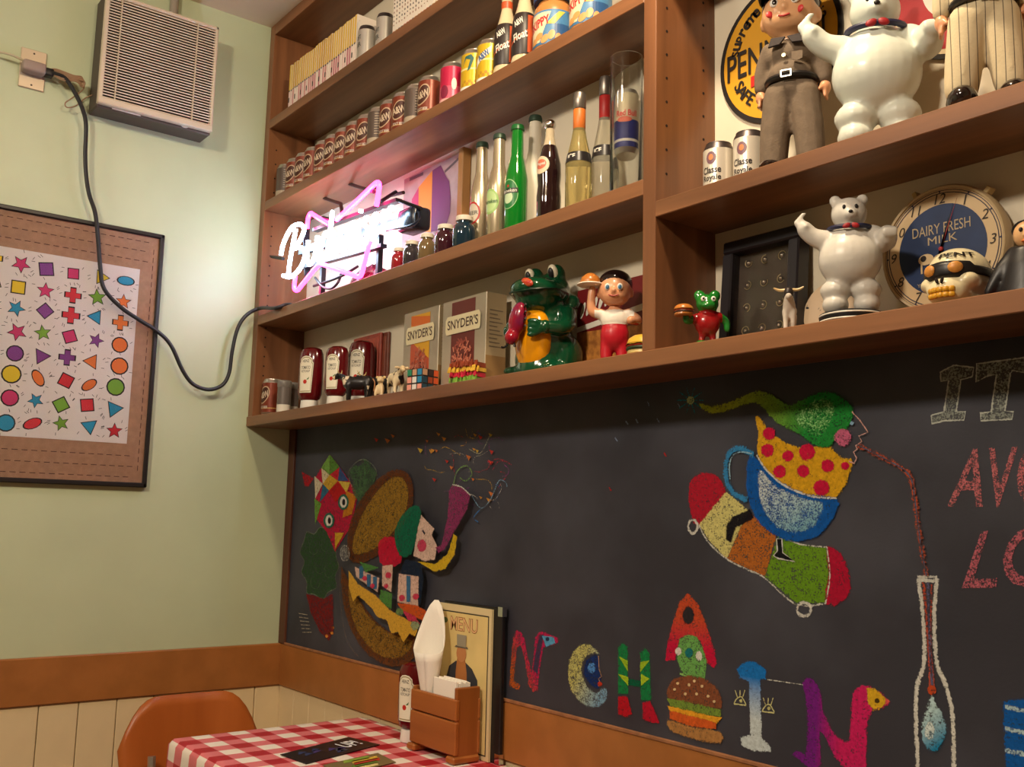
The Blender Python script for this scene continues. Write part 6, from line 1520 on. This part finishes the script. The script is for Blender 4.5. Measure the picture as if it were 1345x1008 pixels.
tin('round yellow tin sign with black lettering behind the doll in uniform', (2.004, -.0045, 2.205), .140, [(1, I_sk), (.93, M_sy)], sx1)
def sx2(t_, r): pass
tin('round red and white tin sign with black rim behind the ball player doll', (2.365, -.0045, 2.196), .135, [(1, I_sk), (.94, mat('sign_cream', (214, 196, 160), .4)), (.88, mat('sign_crimson', (150, 30, 36), .4)), (.52, mat('sign_white', (206, 196, 184), .4))], sx2)
# dolls
def doll(label, loc, rotz, h, m_shirt, m_trou, m_cap, m_belt, collar, cuff=.060, sh_r=.034):
    t_ = thing('uniform_doll', label, 'doll', loc, rotz); k = h
    tr = MB()
    tr.ell((0, 0, .425*k), (.105*k, .085*k, .07*k), m_trou)
    for s_ in (-1, 1): limb(tr, [(s_*.055*k, 0, .40*k), (s_*.078*k, -.002*k, .22*k), (s_*.090*k, -.004*k, cuff*k)], [.080*k, .074*k, .066*k], m_trou)
    o = tr.remesh('trousers', t_, .012*k, 4)
    sh_ = MB(); sh_.ell((0, 0, .50*k), (.115*k, .090*k, .08*k), m_shirt); sh_.ell((0, 0, .60*k), (.120*k, .088*k, .085*k), m_shirt)
    limb(sh_, [(-.10*k, 0, .64*k), (-.140*k, .025*k, .56*k), (-.150*k, .03*k, .47*k)], [.045*k, .042*k, .038*k], m_shirt); limb(sh_, [(.10*k, 0, .64*k), (.140*k, .025*k, .56*k), (.150*k, .03*k, .47*k)], [.045*k, .042*k, .038*k], m_shirt)
    sh_.remesh('shirt', t_, .012*k, 4)
    for s_ in (-1, 1):
        hd_ = MB(); c_ = (s_*.152*k, .03*k, .425*k); hd_.ell(c_, (.028*k, .034*k, .038*k), M_skin)
        for q in range(4): limb(hd_, [(c_[0], c_[1]-.02*k+.013*k*q, c_[2]-.02*k), (c_[0]+s_*.004*k, c_[1]-.024*k+.014*k*q, c_[2]-.052*k)], [.011*k, .009*k], M_skin)
        limb(hd_, [(c_[0]-s_*.01*k, c_[1]-.026*k, c_[2]), (c_[0]-s_*.018*k, c_[1]-.042*k, c_[2]-.022*k)], [.011*k, .009*k], M_skin)
        hd_.remesh('hand', t_, .006*k, 2)
        MB().ell((s_*.090*k, -.030*k, sh_r*.98*k), (.060*k, .105*k, sh_r*k), M_hair, nu=16, nv=8).build('shoe', t_)
    MB().tube([(.112*k*math.cos(q*math.pi/12), .090*k*math.sin(q*math.pi/12), .468*k) for q in range(24)], .016*k, m_belt, 8, closed=True).build('belt', t_)
    bk = MB()
    for q in ((-.026, .026, .450, .456), (-.026, .026, .480, .486), (-.026, -.020, .450, .486), (.020, .026, .450, .486)): bk.box(q[0]*k, q[1]*k, -.112*k, -.104*k, q[2]*k, q[3]*k, M_steel)
    bk.build('belt_buckle', t_, smooth=False)
    if collar is not None:
        for s_ in (-1, 1): MB().slab([(s_*.005*k, -.088*k, .655*k), (s_*.075*k, -.075*k, .665*k), (s_*.085*k, -.092*k, .615*k), (s_*.03*k, -.102*k, .615*k)], (0, -.008*k, .004*k), collar).build('collar', t_, smooth=False)
        MB().lathe([(0, 0), (.012*k, 0), (.010*k, .006*k), (0, .006*k)], mat('brass_button', (190, 176, 140), .3, .7), 10, Matrix.Translation((-.012*k, -.094*k, .565*k)) @ RX90).build('button', t_)
        MB().slab([(.025*k, -.0945*k, .575*k), (.075*k, -.0895*k, .575*k), (.075*k, -.094*k, .535*k), (.05*k, -.0975*k, .525*k), (.025*k, -.0985*k, .535*k)], (0, -.004*k, 0), m_shirt).build('pocket', t_, smooth=False)
    hd_ = MB(); hd_.ell((0, -.005*k, .805*k), (.135*k, .125*k, .125*k), M_skin2, nu=22, nv=14); hd_.ell((0, -.05*k, .765*k), (.10*k, .08*k, .07*k), M_skin2); hd_.tube([(0, 0, .62*k), (0, 0, .75*k)], .05*k, M_skin2, 12)
    hd_.ell((0, -.135*k, .795*k), (.016*k, .016*k, .016*k), M_skin2)
    for s_ in (-1, 1): hd_.ell((s_*.132*k, .01*k, .79*k), (.018*k, .028*k, .036*k), M_skin2)
    hd_.remesh('head', t_, .010*k, 3)
    for s_ in (-1, 1):
        MB().ell((s_*.050*k, -.122*k, .825*k), (.020*k, .008*k, .021*k), M_white, nu=10, nv=8).build('eye', t_); MB().ell((s_*.046*k, -.129*k, .825*k), (.011*k, .004*k, .014*k), M_hair, nu=8, nv=6).build('iris', t_)
        MB().tube(smoothpts([(s_*.028*k, -.127*k, .858*k), (s_*.052*k, -.124*k, .866*k), (s_*.076*k, -.112*k, .856*k)], 3), .0035*k, M_hair, 6).build('eyebrow', t_)
        MB().ell((s_*.072*k, -.113*k, .775*k), (.020*k, .007*k, .018*k), mat('cheek_red', (206, 60, 60), .4), RZ(s_*-.5), nu=10, nv=6).build('cheek', t_)
    MB().tube(smoothpts([(-.026*k, -.130*k, .752*k), (0, -.134*k, .745*k), (.026*k, -.130*k, .752*k)], 3), .005*k, mat('lip_red2', (176, 50, 50), .4), 6).build('mouth', t_)
    MB().ell((0, .016*k, .845*k), (.139*k, .128*k, .115*k), M_hair, nu=20, nv=12).build('hair', t_)
    cp = MB(); cp.lathe([(.140*k, .895*k), (.150*k, .900*k), (.165*k, .955*k), (.150*k, .985*k), (0, .995*k)], m_cap, 28, c=(0, .008*k, 0)); cp.build('cap', t_)
    MB().ell((0, -.115*k, .897*k), (.125*k, .095*k, .014*k), M_hair, RX(.22), nu=20, nv=8).build('cap_visor', t_)
    return t_
M_skin2 = mat('doll_skin', (226, 174, 130), .25, coat=.4)
M_uni = mat('gray_uniform_cloth', (112, 96, 80), .85, noise=.1, ns=60, bump=.3, bs=300); M_unid = mat('dark_uniform_trim', (46, 38, 38), .8)
yd = -.095
doll('doll in grey brown uniform with dark cap and belt in front of the yellow sign', (xat(1040, yd, T1+.1), yd, T1), math.radians(24), .362, M_uni, M_uni, M_unid, mat('belt_black', (30, 26, 26), .35), M_unid)
def pinstripe():
    m_ = mat('pinstripe_cloth', (206, 190, 156), .85, bump=.25, bs=250); nt = m_.node_tree; b = nt.nodes['Principled BSDF']
    tc = nt.nodes.new('ShaderNodeTexCoord'); sp_ = nt.nodes.new('ShaderNodeSeparateXYZ'); nt.links.new(tc.outputs['Object'], sp_.inputs[0])
    mu = nt.nodes.new('ShaderNodeMath'); mu.operation = 'MULTIPLY'; nt.links.new(sp_.outputs[0], mu.inputs[0]); mu.inputs[1].default_value = 85
    fr_ = nt.nodes.new('ShaderNodeMath'); fr_.operation = 'FRACT'; nt.links.new(mu.outputs[0], fr_.inputs[0])
    gt = nt.nodes.new('ShaderNodeMath'); gt.operation = 'LESS_THAN'; nt.links.new(fr_.outputs[0], gt.inputs[0]); gt.inputs[1].default_value = .10
    mx = nt.nodes.new('ShaderNodeMix'); mx.data_type = 'RGBA'; nt.links.new(gt.outputs[0], mx.inputs[0]); mx.inputs[6].default_value = lin((206, 190, 156)); mx.inputs[7].default_value = lin((96, 86, 76)); nt.links.new(mx.outputs[2], b.inputs['Base Color'])
    return m_
M_pin = pinstripe()
BD = doll('ball player doll in cream pinstripe trousers and black shoes', (xat(1294, -.088, T1+.1), -.088, T1+.0012), math.radians(30), .375, M_pin, M_pin, M_navy, mat('belt_black', (30, 26, 26), .35), None, .12, .058)
